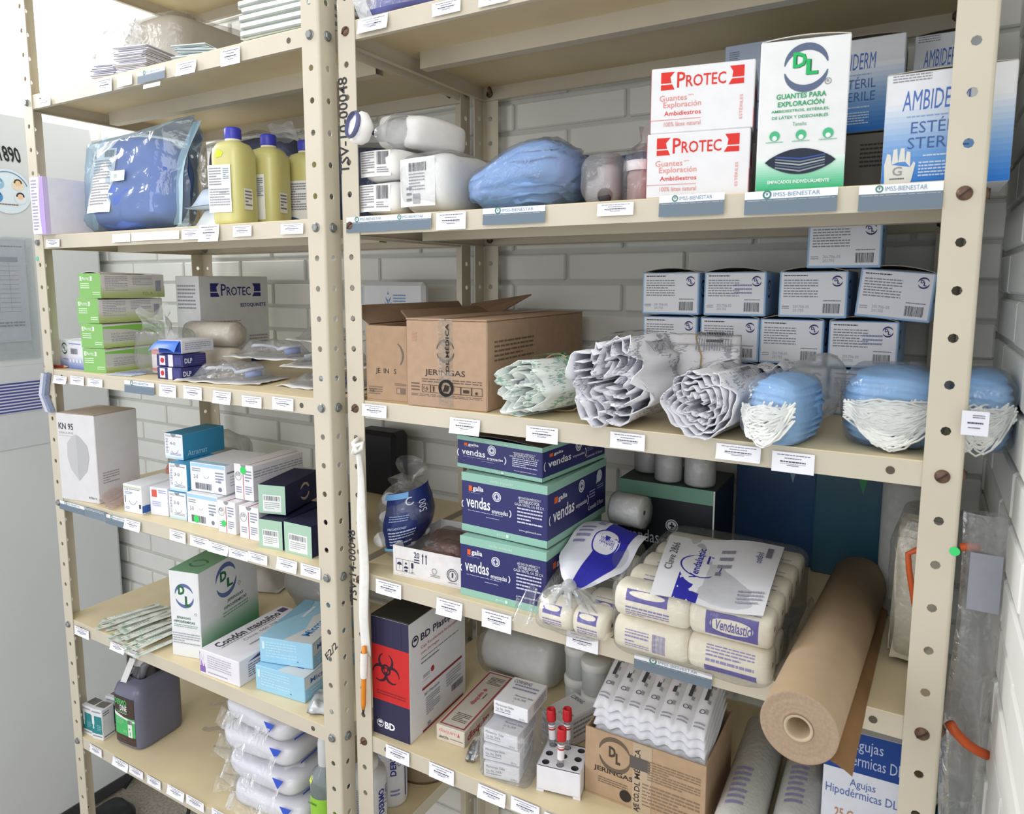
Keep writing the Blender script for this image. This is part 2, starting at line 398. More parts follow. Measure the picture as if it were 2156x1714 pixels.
def shelf_mesh(x0, x1, y0, y1, z):
    b = MB(); m = M(CREAM, .42, .03, 10); m2 = M('#e0d0aa', .45, .05, 9); t = .0012; h = .0148; zt = z+h; zb = z-h; r = .009
    b.box(x0, y0, zt-t, x1, y1, zt, m2)
    b.box(x0, y0, zb, x1, y0+t, zt-t, m); b.box(x0, y0+t, zb, x1, y0+r, zb+t, m)
    b.box(x0, y1-t, zb, x1, y1, zt-t, m); b.box(x0, y1-r, zb, x1, y1-t, zb+t, m)
    b.box(x0, y0+.002, zb, x0+t, y1-.002, zt-t, m); b.box(x0+t, y0+.01, zb, x0+r, y1-.01, zb+t, m)
    b.box(x1-t, y0+.002, zb, x1, y1-.002, zt-t, m); b.box(x1-r, y0+.01, zb, x1-t, y1-.01, zb+t, m)
    ym = y0+.175; xa = x0+.031; xb = x1-.031   # stiffening channel
    b.box(xa, ym, zb-.001, xb, ym+t, zt-t, m); b.box(xa, ym+t, zb-.001, xb, ym+.022, zb+t-.001, m); b.box(xa, ym+.022-t, zb, xb, ym+.022, zt-t, m)
    for x in (x0+.067, x1-.067):
        b.add([(x+.0048*math.cos(i*PI/6), y0-.0004, z+.0048*math.sin(i*PI/6)) for i in range(12)], [tuple(range(12))], ink('#5b5348'))
    return b
def bolt_mesh(style):
    b = MB()
    if style == 'hex':
        g = M('#8f9290', .4, .1, 60, 0, .6); b.lathe([(0, .0052), (.0058, .0052), (.0066, .0042), (.0066, 0)], g, 6, None, False); b.lathe([(.008, 0), (.008, .0012), (.0, .0012)], g, 16)
    else:
        g = M('#6d5548', .45, .25, 90, 0, .5)
        b.lathe([(0, .0042), (.004, .0038), (.0068, .0022), (.0078, 0)], g, 16); b.box(-.0065, -.0009, .0015, .0065, .0009, .0046, M('#3a2a22', .6, 0), 0, RZ(40))
    return b
def unit(label, xl, xr, yf, zoff, style, levels, group=None):
    yb = yf+.4434+.0015
    t = thing('shelving_unit', label, 'shelving unit', (0, 0, 0))
    for x, s in ((xl, -1), (xr, 1)):
        post(t, x, yf, s, False, zoff).build('post', t); post(t, x, yb, s, True, zoff).build('post', t)
    proto = None; shelves = {}
    def bolt(x, y, z, rot):
        nonlocal proto
        if proto is None: proto = bolt_mesh(style).build('bolt', t); o = proto
        else: o = proto.copy(); COL.objects.link(o); o.parent = t
        o.location = (x, y, z); o.rotation_euler = rot
    for k in levels:
        z = -.3048*(k-1)+zoff
        shelves[k] = shelf_mesh(xl-.0165, xr+.0165, yf+.0022, yb-.0022, z).build('shelf', t)
        for x, s in ((xl, -1), (xr, 1)):
            bolt(x, yf, z, (PI/2, 0, 0)); bolt(x, yb-.0045, z, (PI/2, 0, 0))
            bolt(x+s*.019, yf+.019, z, (0, s*PI/2, 0)); bolt(x+s*.019, yb-.019, z, (0, s*PI/2, 0))
            bolt(x-s*.0148, yb-.030, z, (0, -s*PI/2, 0))
    return t, shelves
UL, SL = unit('cream steel shelving unit beside the fridge, with hex bolts', -.9205, -.0575, 0, 0, 'hex', range(0, 7))
UR, SR = unit('cream steel shelving unit against the side wall, with rusty slotted bolts', 0, .8516, .0201, .0015, 'slot', range(0, 6))
# handwriting on the posts
def marker(parent, txt, u0, v0, u1, v1, X=None, Y=None, rot=0, name='handwriting', col='#3a3a3c', b=.012):
    m = MB()
    if Y is not None:
        p, q = at(u0, v1, Y=Y), at(u1, v0, Y=Y); m.deco([('t', txt, 0, 0, 1, 1, col, {'rot': rot, 'b': b})], (p.x, Y, p.z), (1, 0, 0), (0, 0, 1), (0, -1, 0), q.x-p.x, q.z-p.z, .0006)
    else:
        p, q = at(u0, v1, X=X), at(u1, v0, X=X); m.deco([('t', txt, 0, 0, 1, 1, col, {'rot': rot, 'b': b})], (X, p.y, p.z), (0, 1, 0), (0, 0, 1), (1, 0, 0), q.y-p.y, q.z-p.z, .0006)
    return m.build(name, parent)
marker(UR, 'TSV-10-00048', 717, 161, 731, 367, Y=.0201, rot=90); marker(UR, 'TSV-14-00048', 737, 1117, 748, 1266, Y=.0201, rot=90)
m = MB(); p, q, r_ = at(690, 1390, Y=0), at(712, 1362, Y=0), at(684, 1378, Y=0)
m.deco([('t', 'F2/2', 0, 0, 1, 1, '#3a3a3c', {'b': .012})], p-Vector((0, .0007, 0)), q-p, r_-p, (0, -1, 0), 1, 1, 0); m.build('handwriting', UL)
# shelf-edge labels: (x0, x1, y0, y1, kind)
LAB = {('L', 1): [(80, 107, 204, 228, 'w'), (204, 236, 161, 199, 'w'), (247, 279, 155, 185, 'c'), (290, 348, 139, 178, 'g'), (302, 338, 171, 188, 'n'), (372, 414, 124, 163, 'w'), (465, 506, 96, 142, 'w')],
 ('L', 2): [(98, 126, 503, 521, 'w'), (237, 275, 491, 511, 'c'), (277, 378, 485, 508, 'n'), (383, 420, 481, 505, 'w'), (420, 462, 472, 510, 'w'), (491, 530, 474, 499, 'w'), (592, 639, 470, 494, 'w')],
 ('L', 3): [(114, 141, 790, 809, 'w'), (149, 177, 791, 812, 'w'), (185, 216, 796, 816, 'w'), (263, 325, 800, 833, 'g'), (336, 371, 808, 838, 'w'), (387, 425, 812, 843, 'w'), (450, 487, 822, 852, 'w'), (510, 551, 832, 860, 'w'), (574, 618, 835, 866, 'w')],
 ('L', 4): [(127, 178, 1053, 1085, 'g'), (178, 224, 1067, 1099, 'd'), (224, 272, 1082, 1115, 'g'), (263, 296, 1091, 1120, 'w'), (358, 391, 1113, 1145, 'w'), (401, 440, 1126, 1158, 'w'), (441, 481, 1139, 1170, 'w'), (482, 522, 1152, 1182, 'w'), (523, 563, 1160, 1191, 'w'), (584, 626, 1172, 1207, 'w'), (634, 675, 1185, 1221, 'w')],
 ('L', 5): [(158, 187, 1317, 1347, 'w'), (234, 263, 1350, 1377, 'w'), (264, 292, 1363, 1385, 'w')],
 ('L', 6): [(190, 214, 1566, 1595, 'w'), (239, 270, 1592, 1625, 'w'), (273, 301, 1611, 1641, 'w'), (311, 338, 1631, 1663, 'w'), (354, 388, 1651, 1687, 'w'), (393, 429, 1672, 1710, 'w'), (447, 480, 1700, 1738, 'w')],
 ('R', 1): [(754, 817, 27, 74, 'w'), (910, 970, -6, 37, 'w'), (1008, 1071, -28, 17, 'w')],
 ('R', 2): [(730, 820, 453, 491, 'g'), (820, 908, 448, 486, 'g'), (919, 981, 445, 485, 'w'), (1017, 1148, 432, 475, 'g'), (1258, 1334, 425, 456, 'w'), (1388, 1525, 405, 458, 'g'), (1568, 1763, 394, 454, 'g'), (1808, 1985, 382, 447, 'g')],
 ('R', 3): [(763, 814, 849, 881, 'w'), (948, 1011, 878, 918, 'w'), (1108, 1175, 895, 936, 'w'), (1285, 1358, 908, 950, 'w'), (1508, 1602, 932, 975, 'w'), (1625, 1715, 948, 1001, 'w')],
 ('R', 4): [(792, 845, 1218, 1262, 'w'), (920, 974, 1257, 1305, 'w'), (1015, 1077, 1281, 1335, 'w'), (1193, 1260, 1325, 1378, 'w'), (1335, 1500, 1380, 1446, 'g')],
 ('R', 5): [(813, 862, 1566, 1614, 'w'), (904, 956, 1603, 1655, 'w'), (1007, 1065, 1649, 1699, 'w'), (1076, 1136, 1675, 1728, 'w'), (1146, 1196, 1708, 1760, 'w')]}
nlab = 0
for (side, k), rows in LAB.items():
    yf = -.0012 if side == 'L' else .0189
    sh = (SL if side == 'L' else SR)[k]
    for (u0, u1, v0, v1, kd) in rows:
        vm = (v0+v1)/2; a, c = at(u0, vm, Y=yf), at(u1, vm, Y=yf)
        hh = abs(at((u0+u1)/2, v0, Y=yf).z-at((u0+u1)/2, v1, Y=yf).z)-abs(a.z-c.z)*.0
        tilt = abs((u1-u0)*.5*((vm-596)/((u0+u1)/2+1521)))*0
        sl = abs((vm-596)/((u0+u1)/2+1521))*(u1-u0)   # drop of the sloping edge inside the measured box
        hh *= max(.45, ((v1-v0)-sl)/(v1-v0))
        wd = c.x-a.x; zc = at((u0+u1)/2, vm, Y=yf).z; nlab += 1
        b = MB(); cu = .0022 if kd == 'w' and nlab % 3 == 0 else .0006
        O = Vector((a.x, yf, zc-hh/2))
        P = M({'w': '#f2f2f8', 'c': '#ece9dc', 'g': '#eef0f4', 'd': '#71808d', 'n': '#f4f4f2'}[kd], .45, .02)
        fn = lambda u, v: (O.x+u*wd, yf-cu*(1-v)**2*2-.0003, O.z+v*hh)
        b.grid(fn, 2, 5, P, False)
        b.grid(lambda u, v: (O.x+u*wd, yf-cu*(1-v)**2*2, O.z+v*hh), 2, 5, P, False, flip=True)
        NO = (0, -1, 0); rr = random.Random(nlab)
        dk = '#6d6d80'
        if kd == 'w':
            it = [('l', .12, .78, .9, .88, 1, dk), ('l', .3, .62, .7, .72, 1, dk), ('l', .2, .42, .8, .56, 1, '#3f3f55'), ('r', .2, .42, .8, .435, '#3f3f55'), ('l', .36, .28, .64, .37, 1, dk)]
            if hh > .03: it += [('l', .4, .12, .6, .2, 1, dk)]
        elif kd == 'g':
            it = [('r', 0, 0, 1, .66, '#6f7d8a'), ('l', .03, .24, .97, .6, 3, '#c9d3da'), ('ring', .25, .84, .03, .05, 0, 360, '#51837c'), ('p', [(.235, .9), (.25, .78), (.265, .9)], '#51837c'), ('t', 'IMSS-BIENESTAR', .32, .74, .82, .92, '#7f98ad')]
        elif kd == 'd': it = [('l', .03, .7, .9, .95, 2, '#c9d3da')]
        elif kd == 'c': it = [('r', .12, .15, .62, .85, '#ffffff'), ('l', .2, .3, .5, .7, 2, '#77776f')]
        else: it = []
        if it:
            # follow the curl: shift the printed layer to the local depth
            tmp = MB(); tmp.deco(it, O, (1, 0, 0), (0, 0, 1), NO, wd, hh, .0005)
            for p0, mt in [(None, None)]:
                vs = [(x, y-cu*(1-min(1, max(0, (z-O.z)/hh)))**2*2, z) for x, y, z in tmp.v]
                base = len(b.v); b.v += vs
                for f, mi_, sm in zip(tmp.f, tmp.m, tmp.s): b.f.append(tuple(base+i for i in f)); b.m.append(b.mi(tmp.mats[mi_])); b.s.append(False)
        b.build('shelf_label', sh)
# stickers on posts
def dot(parent, u, v, Y, r, col, name='sticker'):
    p = at(u, v, Y=Y); m = MB(); m.add([(p.x+r*math.cos(i*PI/6), Y-.0006, p.z+r*math.sin(i*PI/6)) for i in range(12)], [tuple(range(12))], M(col, .5, .05)); return m.build(name, parent)
dot(UL, 79, 545, 0, .0055, '#63c29a'); dot(UR, 2010, 1161, .0201, .0052, '#3fd678')
# ---------------------------------------------------------------- refrigerator at the side
t = thing('refrigerator', 'white refrigerator with papers and stickers on its side', 'refrigerator', (-1.79, .12, FZ))
b = MB(); wf = M('#d3d7d9', .35, .02, 5); b.box(-.35, -.32, .05, .35, .33, 2.215, wf, .012); b.build('cabinet', t)
b = MB(); b.box(-.35, -.385, .1, .35, -.325, 2.215, wf, .015); b.build('door', t)
b = MB(); b.box(-.335, -.3, .012, .342, .31, .05, M('#3b3d40', .5, .05), .004); b.build('plinth', t)
for sx in (-1, 1):
    for sy in (-1, 1):
        b = MB(); b.lathe([(0, 0), (.02, 0), (.02, .02), (0, .02)], M('#202022', .5, .05), 12, TR(sx*.29, sy*.27, 0)); b.build('foot', t)
FX = -1.4395
m = MB(); p, q = at(2, 339, X=FX), at(44, 312, X=FX)
m.deco([('t', '1890', 0, 0, 1, 1, '#2b2c30', {'b': .02, 'sh': -.2})], (FX-1.79*0, p.y, p.z), (0, 1, 0), (0, 0, 1), (1, 0, 0), q.y-p.y, q.z-p.z, .0008)
o = m.build('handwriting', t); o.location = (1.79, -.12, -FZ)
def onfridge(name, label, cat, u0, v0, u1, v1, items, col, lift=.0015, alpha=None, thick=.0008, sag=0):
    x = FX+lift; p, q = at(u0, v1, X=x), at(u1, v0, X=x); zb = at(u1, v1, X=x).z
    y0, y1, z0, z1 = p.y, q.y, (p.z+zb)/2, (at(u0, v0, X=x).z+q.z)/2
    b = MB(); b.box(x-thick, y0, z0, x, y1, z1, alpha or M(col, .5, .02)); 
    if items: b.deco(items, (x, y0, z0), (0, 1, 0), (0, 0, 1), (1, 0, 0), y1-y0, z1-z0, .0004)
    o = b.build(name); return tag(o, label, cat)
x = FX+.002; c = at(17, 403, X=x)
b = MB(); rad = .062
b.add([(x, c.y+rad*math.cos(i*PI/20), c.z+rad*math.sin(i*PI/20)) for i in range(40)], [tuple(range(40))], M('#dbe9f2', .4, .02))
b.add([(x-.0012, c.y+rad*math.cos(i*PI/20), c.z+rad*math.sin(i*PI/20)) for i in range(40)], [tuple(range(40))[::-1]], M('#dbe9f2', .4, .02))
fg = []
for (cu, cv, hc, bc) in ((.3, .66, '#5aa2cf', '#8fc1e0'), (.72, .66, '#5a4a3c', '#e8d9c3'), (.25, .36, '#3b4560', '#4f93d0'), (.75, .36, '#39354a', '#e1e7ee')):
    fg += [('e', cu, cv, .13, bc), ('e', cu, cv+.05, .075, '#e9c9a4'), ('ring', cu, cv+.05, .055, .09, -10, 190, hc)]
fg += [('l', .3, .16, .7, .22, 1, '#8a6d5d'), ('ring', .5, .5, .86/2, .9/2, 20, 160, '#5a86a8')]
b.deco(fg, (x, c.y-rad, c.z-rad), (0, 1, 0), (0, 0, 1), (1, 0, 0), 2*rad, 2*rad, .0005)
tag(b.build('sticker'), 'round pale blue sticker with small drawn figures on the fridge side', 'sticker')
onfridge('paper_form', 'printed table form hanging in a clear sleeve on the fridge', 'paper', -60, 506, 50, 722,
  [('l', .45, .93, .95, .95, 1, '#777'.replace('777', '777788'))]+[('r', .02, .3+.045*i, .86, .303+.045*i, '#8b8b97') for i in range(12)]+[('r', .1+.2*i, .3, .104+.2*i, .82, '#9a9aa6') for i in range(4)]+[('r', .02, .8, .86, .84, '#a9a9b8'), ('l', .1, .14, .9, .2, 2, '#8b8b97')], '#dcdce6', .003)
onfridge('plastic_sleeve', 'clear punched plastic sleeve over the table form on the fridge', 'sleeve', -70, 498, 66, 760, [('e', .94, .1+.16*i, .008, '#b9bec2') for i in range(6)], None, .0065, film('sleeve', '#e6ecf0', .12, .2), .0006)
onfridge('paper_sheet', 'large pale sheet hanging low on the fridge side', 'paper', -80, 772, 101, 948, [], '#ccd0d3', .002)
onfridge('printed_chart', 'paper chart of dark blue stripes hanging on the fridge', 'paper', -60, 806, 84, 872, [('r', 0, .02+.1*i, 1, .075+.1*i, '#4a5394') for i in range(10)], '#d9d9e6', .0045)
# folded card strip hanging on the unit's corner post
b = MB(); p0, p1, p2 = at(92, 786, Y=-.012), at(87, 832, Y=-.012), at(101, 868, Y=-.012)
for wdt, mat, dx in ((.012, M('#c9cad6', .5, .05), -.006), (.012, M('#8892ac', .5, .15, 300), .006)):
    pts = [p0, p1, p2]
    b.add([(p.x+dx+s*wdt/2, p.y+dy, p.z) for p in pts for s in (-1, 1) for dy in (0, .01)], [(0, 2, 6, 4), (4, 6, 10, 8), (1, 5, 7, 3), (5, 9, 11, 7), (0, 4, 5, 1), (4, 8, 9, 5), (2, 3, 7, 6), (6, 7, 11, 10)], mat)
tag(b.build('card_strip'), 'bent strip of striped grey-blue card hooked on the corner post by the fridge', 'card')
# cable and black box on the floor under the unit
t = thing('power_adapter', 'black power unit on the floor at the foot of the fridge', 'power adapter', (-1.33, .30, FZ))
b = MB(); b.pillow(.12, .1, .055, M('#17181a', .35, .1), 2, e=.5, amp=.004); b.build('housing', t)
b = MB(); a0 = at(262, 1660, Z=FZ+.04); b.tube([a0, at(275, 1640, Z=FZ+.06), at(290, 1618, Z=FZ+.12), at(330, 1560, Y=.46)], .006, M('#222326', .5, .05)); o = b.build('cable', t); o.location = -t.location
b = MB(); b.tube([at(392, 1760, Z=FZ+.01), at(396, 1714, Z=FZ+.02), at(400, 1690, Z=FZ+.06), at(402, 1660, Y=.47)], .006, M('#1c1d20', .5, .05))
tag(b.build('cord'), 'black cord rising from the floor behind the lowest shelf', 'cord')
# ================================================================ RIGHT UNIT
W_ = '#e3e3e6'; RED = '#d8362f'
def guantes(box):
    return protec(.1, .66, .9, .93, RED)+[('t', 'Guantes', .09, .49, .36, .58, '#e08a80'), ('t', 'para', .375, .545, .425, .57, '#e08a80'), ('t', 'Exploración', .13, .36, .5, .475, '#e08a80'),
        ('t', 'Ambidiestros', .14, .265, .5, .335, RED, {'b': .005}), ('r', 0, .2, .5, .208, '#d98a80'), ('t', '100% látex natural', .14, .1, .5, .17, '#d98a80'), ('t', 'ESTÉRILES', .86, .14, .895, .5, '#e0928a', {'rot': 90})]
carton('glove_box', 'white glove box with red lettering, lower of the two stacked', 'box', (.503, .024, 9.7, .1256, .11, .080), zr(2), W_, F=guantes(0), R=[('r', 0, 0, .1, .4, RED), ('r', .2, .5, .6, .7, RED)], L=[('r', 0, 0, 1, 1, RED)], group='white and red glove boxes')
carton('glove_box', 'white glove box with red lettering, upper of the two stacked', 'box', (.5055, .027, 9.2, .1250, .11, .080), zr(2)+.0805, W_, F=guantes(1), R=[('r', 0, 0, .1, .3, RED), ('r', .2, .5, .6, .7, RED)], L=[('r', 0, 0, 1, 1, RED)], group='white and red glove boxes')
GR = '#35a06a'
F = [('g', .003, .003, .997, .22, '#3fb57c', '#e9f2ee')]+[('ring', .52, .8, .2, .285, 12, 172, '#5f6b85', .85), ('ring', .52, .8, .2, .285, 192, 350, '#5f6b85', .85)]
F += [('t', 'D', .38, .8, .53, .9, '#1d6b3f', {'b': .05}), ('t', 'D', .37, .803, .52, .903, '#2fb368', {'b': .03}), ('t', 'L', .53, .75, .66, .85, '#1d6b3f', {'b': .05}), ('t', 'L', .52, .753, .65, .853, '#2fb368', {'b': .03}),
      ('ring', .77, .7, .03, .037, 0, 360, '#666a70'), ('t', 'R', .755, .693, .785, .71, '#666a70'),
      ('t', 'GUANTES PARA', .2, .605, .76, .64, GR, {'b': .025}), ('t', 'EXPLORACIÓN', .22, .555, .74, .597, GR, {'b': .025}), ('t', 'AMBIDIESTROS, ESTÉRILES,', .15, .515, .8, .54, GR, {'b': .015}), ('t', 'DE LÁTEX Y DESECHABLES', .16, .475, .79, .5, GR, {'b': .015}), ('t', 'Tamaño:', .4, .425, .56, .45, GR)]
for cu in (.2, .5, .8): F += [('e', cu, .365, .06, '#4fb785'), ('e', cu, .35, .028, '#e8f3ee'), ('l', cu-.1, .315, cu+.1, .327, 1, '#6fbb96')]
eye = [(.1+.8*i/16, .19+.085*math.sin(PI*i/16)**.8) for i in range(17)]+[(.9-.8*i/16, .19-.085*math.sin(PI*i/16)**.8) for i in range(1, 16)]
F += [('p', eye, '#2b3242')]+[('p', [(.22, .15+.018*i), (.5, .12+.02*i), (.78, .155+.017*i), (.78, .163+.017*i), (.5, .13+.02*i), (.22, .158+.018*i)], c) for i, c in enumerate(('#8f9aa3', '#5f6d7c', '#a7b1b8', '#7d8a96', '#3e57a0'))]
F += [('t', 'EMPACADOS INDIVIDUALMENTE', .14, .045, .84, .068, '#eaf5ef', {'b': .02})]
carton('glove_box', 'tall white and green glove box with an eye-shaped opening', 'box', (.6396, .022, 8.9, .0955, .11, .1713), zr(2), '#e5e6e7', F=F, R=[('l', .1, .2, .9, .8, 9, '#9fb8ad')], lid=.004, lidcol='#d9d4c6')
def ambi(full=True):
    F = [('g', .002, .002, .998, .72, '#2a76d2', '#e6e9ee'), ('l', .05, .9, .36, .97, 3, '#8f9097'), ('t', 'AMBIDERM', .14, .66, .66, .83, '#4f74bd', {'sh': .03}), ('l', .18, .585, .62, .61, 1, '#8fa4c8'),
         ('t', 'ESTÉRIL', .22, .46, .68, .585, '#4a6aa3'), ('t', 'STERILE', .2, .325, .68, .425, '#4a6aa3'), ('l', .33, .24, .62, .27, 1, '#cfe0f4'), ('l', .3, .07, .62, .21, 5, '#cfe0f4')]
    hand = [(.03, .0), (.02, .2), (.04, .3), (.07, .29), (.08, .2), (.09, .33), (.12, .34), (.135, .22), (.15, .34), (.18, .34), (.19, .22), (.2, .31), (.23, .3), (.235, .17), (.26, .22), (.275, .2), (.25, .06), (.23, 0)]
    F += [('p', hand[:4]+[(.08, .2), (.235, .17), (.23, 0)], '#e4e4de'), ('p', [(.08, .2), (.09, .33), (.12, .34), (.135, .22)], '#e4e4de'), ('p', [(.135, .22), (.15, .34), (.18, .34), (.19, .22)], '#e4e4de'), ('p', [(.19, .22), (.2, .31), (.23, .3), (.235, .17)], '#e4e4de'), ('p', [(.235, .17), (.26, .22), (.275, .2), (.25, .06), (.23, 0)], '#e4e4de'), ('t', 'G', .09, .1, .17, .18, '#9da0a2', {'b': .02}), ('l', .07, .05, .19, .08, 1, '#777c80')]
    return F
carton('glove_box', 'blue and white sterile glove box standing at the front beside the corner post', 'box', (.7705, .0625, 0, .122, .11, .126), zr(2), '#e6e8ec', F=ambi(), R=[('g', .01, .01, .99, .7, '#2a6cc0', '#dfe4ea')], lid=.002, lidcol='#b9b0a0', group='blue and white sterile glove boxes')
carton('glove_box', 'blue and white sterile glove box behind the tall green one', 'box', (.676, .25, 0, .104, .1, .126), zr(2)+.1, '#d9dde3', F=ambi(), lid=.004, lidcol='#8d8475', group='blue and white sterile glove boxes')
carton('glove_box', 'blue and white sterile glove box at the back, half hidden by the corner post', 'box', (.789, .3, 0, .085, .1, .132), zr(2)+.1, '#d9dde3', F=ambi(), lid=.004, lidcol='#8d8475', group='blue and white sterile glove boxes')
carton('glove_box', 'pale blue box at the back between the red and the green glove boxes', 'box', (.53, .3, 0, .11, .1, .13), zr(2)+.128, '#b9c6dc', F=[('g', 0, 0, 1, .8, '#6f8fc8', '#c8d2e3'), ('l', .06, .78, .2, .92, 6, '#7d87a0'), ('r', 0, .3, 1, .33, '#3b4a78')])
carton('storage_box', 'grey box, shade put into its colour, at the back under the sterile glove boxes', 'box', (.672, .255, 0, .2, .12, .0985), zr(2), '#6a665e', F=[('l', .3, .5, .5, .85, 6, '#3c3a36'), ('ring', .55, .55, .03, .045, -90, 90, '#2b2a28')])  # grey darkened: shadow of the back row is put into the colour
carton('storage_box', 'box with shade put into its colour, at the back behind the red glove boxes', 'box', (.52, .3, 0, .13, .12, .126), zr(2), '#66635d')  # same back-row shadow painted into this box's colour
# ---- third shelf: cartons
KR = '#b0937a'; DK = '#3d342d'
def lid_tape(b, w, d, h):
    tp = film('tape', '#d8cdb8', .2, .35, 90, .4)
    b.add([(x, -d/2-.0009, z) for x in (-.013, .013) for z in (.004, h)]+[(x, y, h+.0012) for x in (-.013, .013) for y in (-d/2, d/2)], [(0, 2, 3, 1), (4, 6, 7, 5)], tp)
def jeringas_front(logo=True, worn=False):
    F = [('t', 'JERINGAS' if not worn else 'JE  IN   S', .24, .36, .74, .445, DK, {'b': .01})]
    if not worn:
        F += [('ring', .5, .66, .09, .125, 15, 170, '#5b5149', .8), ('ring', .5, .66, .09, .125, 195, 350, '#5b5149', .8)]
        F += [('l', .2, .28, .94, .335, 2, '#6a5c50'), ('l', .06, .17, .17, .28, 3, '#6a5c50'), ('l', .06, .12, .94, .155, 2, '#75675a')]
        for k, (a, b) in enumerate(((.2, .31), (.31, .43), (.43, .69), (.69, .82), (.82, .95))):
            F += [('r', a, .26, b, .265, DK), ('r', a, .175, b, .18, DK), ('r', a, .175, a+.006, .265, DK), ('r', b-.006, .175, b, .265, DK)]
        F += [('t', '16', .225, .205, .285, .245, DK), ('r', .235, .19, .275, .195, DK), ('r', .345, .19, .36, .25, DK), ('p', [(.335, .235), (.3525, .255), (.37, .235)], DK), ('r', .72, .2, .79, .235, DK), ('e', .88, .205, .015, DK)]
        F += [('ring', .51, .24, .06, .095, -60, 120, '#1d1b1a', .3), ('ring', .51, .24, .06, .095, 120, 300, '#1d1b1a', .3), ('p', [(.47, .2), (.5, .28), (.55, .26), (.53, .2)], '#2a2725')]
        F += [('t', 'DL MÉDICA', .5, .43, .55, .97, '#2a2623', {'rot': 90, 'b': .02})]
        F += [('l', .08, .75, .14, .86, 3, '#b98d75')]
    else:
        F += [('ring', .62, .62, .26, .31, -40, 55, '#6d6259', .6), ('l', .05, .08, .4, .2, 4, '#7a6b5d'), ('r', .05, .16, .25, .165, DK), ('t', '16', .1, .12, .2, .155, DK), ('r', .74, .12, .95, .2, '#77685b'), ('r', .76, .13, .83, .19, KR), ('l', .7, .22, .97, .26, 2, '#77685b')]
    return F
x, y, rot, w, d, h = .111, .024, 3.1, .1474, .40, .1383
t = thing('cardboard_box', 'brown cardboard carton taped down the front, reading JERINGAS, on the third shelf', 'box', (x+w/2+.0-.5*d*math.sin(math.radians(3.1)), y+d/2, zr(3)), rot)
b = MB(); kb = M(KR, .75, .06, 60, .15); b.box(-w/2, -d/2, 0, w/2, d/2, h, kb, .002)
b.face('F', w, d, h, jeringas_front()); b.face('R', w, d, h, [('l', .06, .52, .42, .78, 5, '#6f604f')]); b.build('body', t)
b = MB(); b.box(-w/2, -d/2, h+.0004, -.0012, d/2, h+.0028, kb, .0006); b.build('flap', t); b = MB(); b.box(.0012, -d/2, h+.0004, w/2, d/2, h+.0026, kb, .0006); b.build('flap', t)
b = MB(); lid_tape(b, w, d, h+.0028); b.build('tape', t)
def open_box(name, label, cat, fit, zb, col, F, R=(), th=.003, rough=.75, bump=.15, group=None):
    x, y, rot, w, d, h = fit; a = math.radians(rot)
    t = thing(name, label, cat, (x+(w/2)*math.cos(a)-(d/2)*math.sin(a), y+(w/2)*math.sin(a)+(d/2)*math.cos(a), zb), rot, group)
    b = MB(); m = M(col, rough, .06, 60, bump)
    b.box(-w/2, -d/2, 0, w/2, d/2, th, m); b.box(-w/2, -d/2, th, w/2, -d/2+th, h, m, .0006); b.box(-w/2, d/2-th, th, w/2, d/2, h, m, .0006)
    b.box(-w/2, -d/2+th, th, -w/2+th, d/2-th, h, m, .0006); b.box(w/2-th, -d/2+th, th, w/2, d/2-th, h, m, .0006)
    b.face('F', w, d, h, F); 
    if R: b.face('R', w, d, h, R)
    b.build('body', t); return t, w, d, h, m
t, w, d, h, m = open_box('cardboard_box', 'open brown cardboard carton with worn print and raised flaps beside the post', 'box', (.0215, .026, 3.1, .083, .34, .127), zr(3), '#a98c70', jeringas_front(worn=True))
def flap(t, p0, p1, p2, p3, m, th=.003):
    b = MB(); P = [Vector(p) for p in (p0, p1, p2, p3)]; n = (P[1]-P[0]).cross(P[3]-P[0]).normalized()*th
    b.add(P+[p+n for p in P], [(0, 3, 2, 1), (4, 5, 6, 7), (0, 1, 5, 4), (1, 2, 6, 5), (2, 3, 7, 6), (3, 0, 4, 7)], m); return b.build('flap', t)
dkm = M('#8a705a', .8, .06, 60, .1)
flap(t, (-w/2, -d/2+.01, h), (-w/2, d/2, h), (-w/2-.03, d/2+.01, h+.03), (-w/2-.035, -d/2+.0, h+.03), dkm)
flap(t, (-w/2, d/2, h), (w/2-.022, d/2, h), (w/2+.05, d/2+.03, h+.045), (-w/2-.01, d/2+.035, h+.024), dkm)
flap(t, (w/2, d/2-.02, h+.001), (w/2, -d/2+.02, h+.001), (w/2-.045, -d/2+.05, h+.024), (w/2-.04, d/2-.03, h+.024), dkm)
# ---- third shelf: pale blue boxes in the back rows
def bluebox(label, x, z, rot=0, roll=0, w=.0945, y=.28, note=False, g='pale blue edged glove boxes stacked at the back'):
    F = [('r', .03, .05, .97, .95, '#e3e4ea'), ('l', .07, .85, .42, .9, 1, '#30313a'), ('l', .07, .4, .58, .8, 7, '#8c8d96'), ('l', .05, .16, .16, .24, 2, '#8c8d96'), ('t', '201706-05', .22, .2, .46, .26, '#9d9fab'), ('t', '201705', .22, .12, .38, .18, '#9d9fab'), ('bc', .66, .1, .9, .3, '#3c3d46'), ('l', .66, .33, .92, .37, 1, '#777780')]
    F += dl_logo(.85, .77, .085, '#3b3a72', '#3b3a72', 1.35)
    if note: F += [('l', .5, .45, .78, .7, 3, '#8f95b5')]
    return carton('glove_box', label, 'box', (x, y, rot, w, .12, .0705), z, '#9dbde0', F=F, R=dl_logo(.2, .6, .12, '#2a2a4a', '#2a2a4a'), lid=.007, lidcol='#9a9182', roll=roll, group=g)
z0 = zr(3)
for i, x in enumerate((.414, .512, .61, .708)): bluebox('pale blue edged box in the lowest back row, hidden behind the wrapped rolls', x, z0, w=.093)
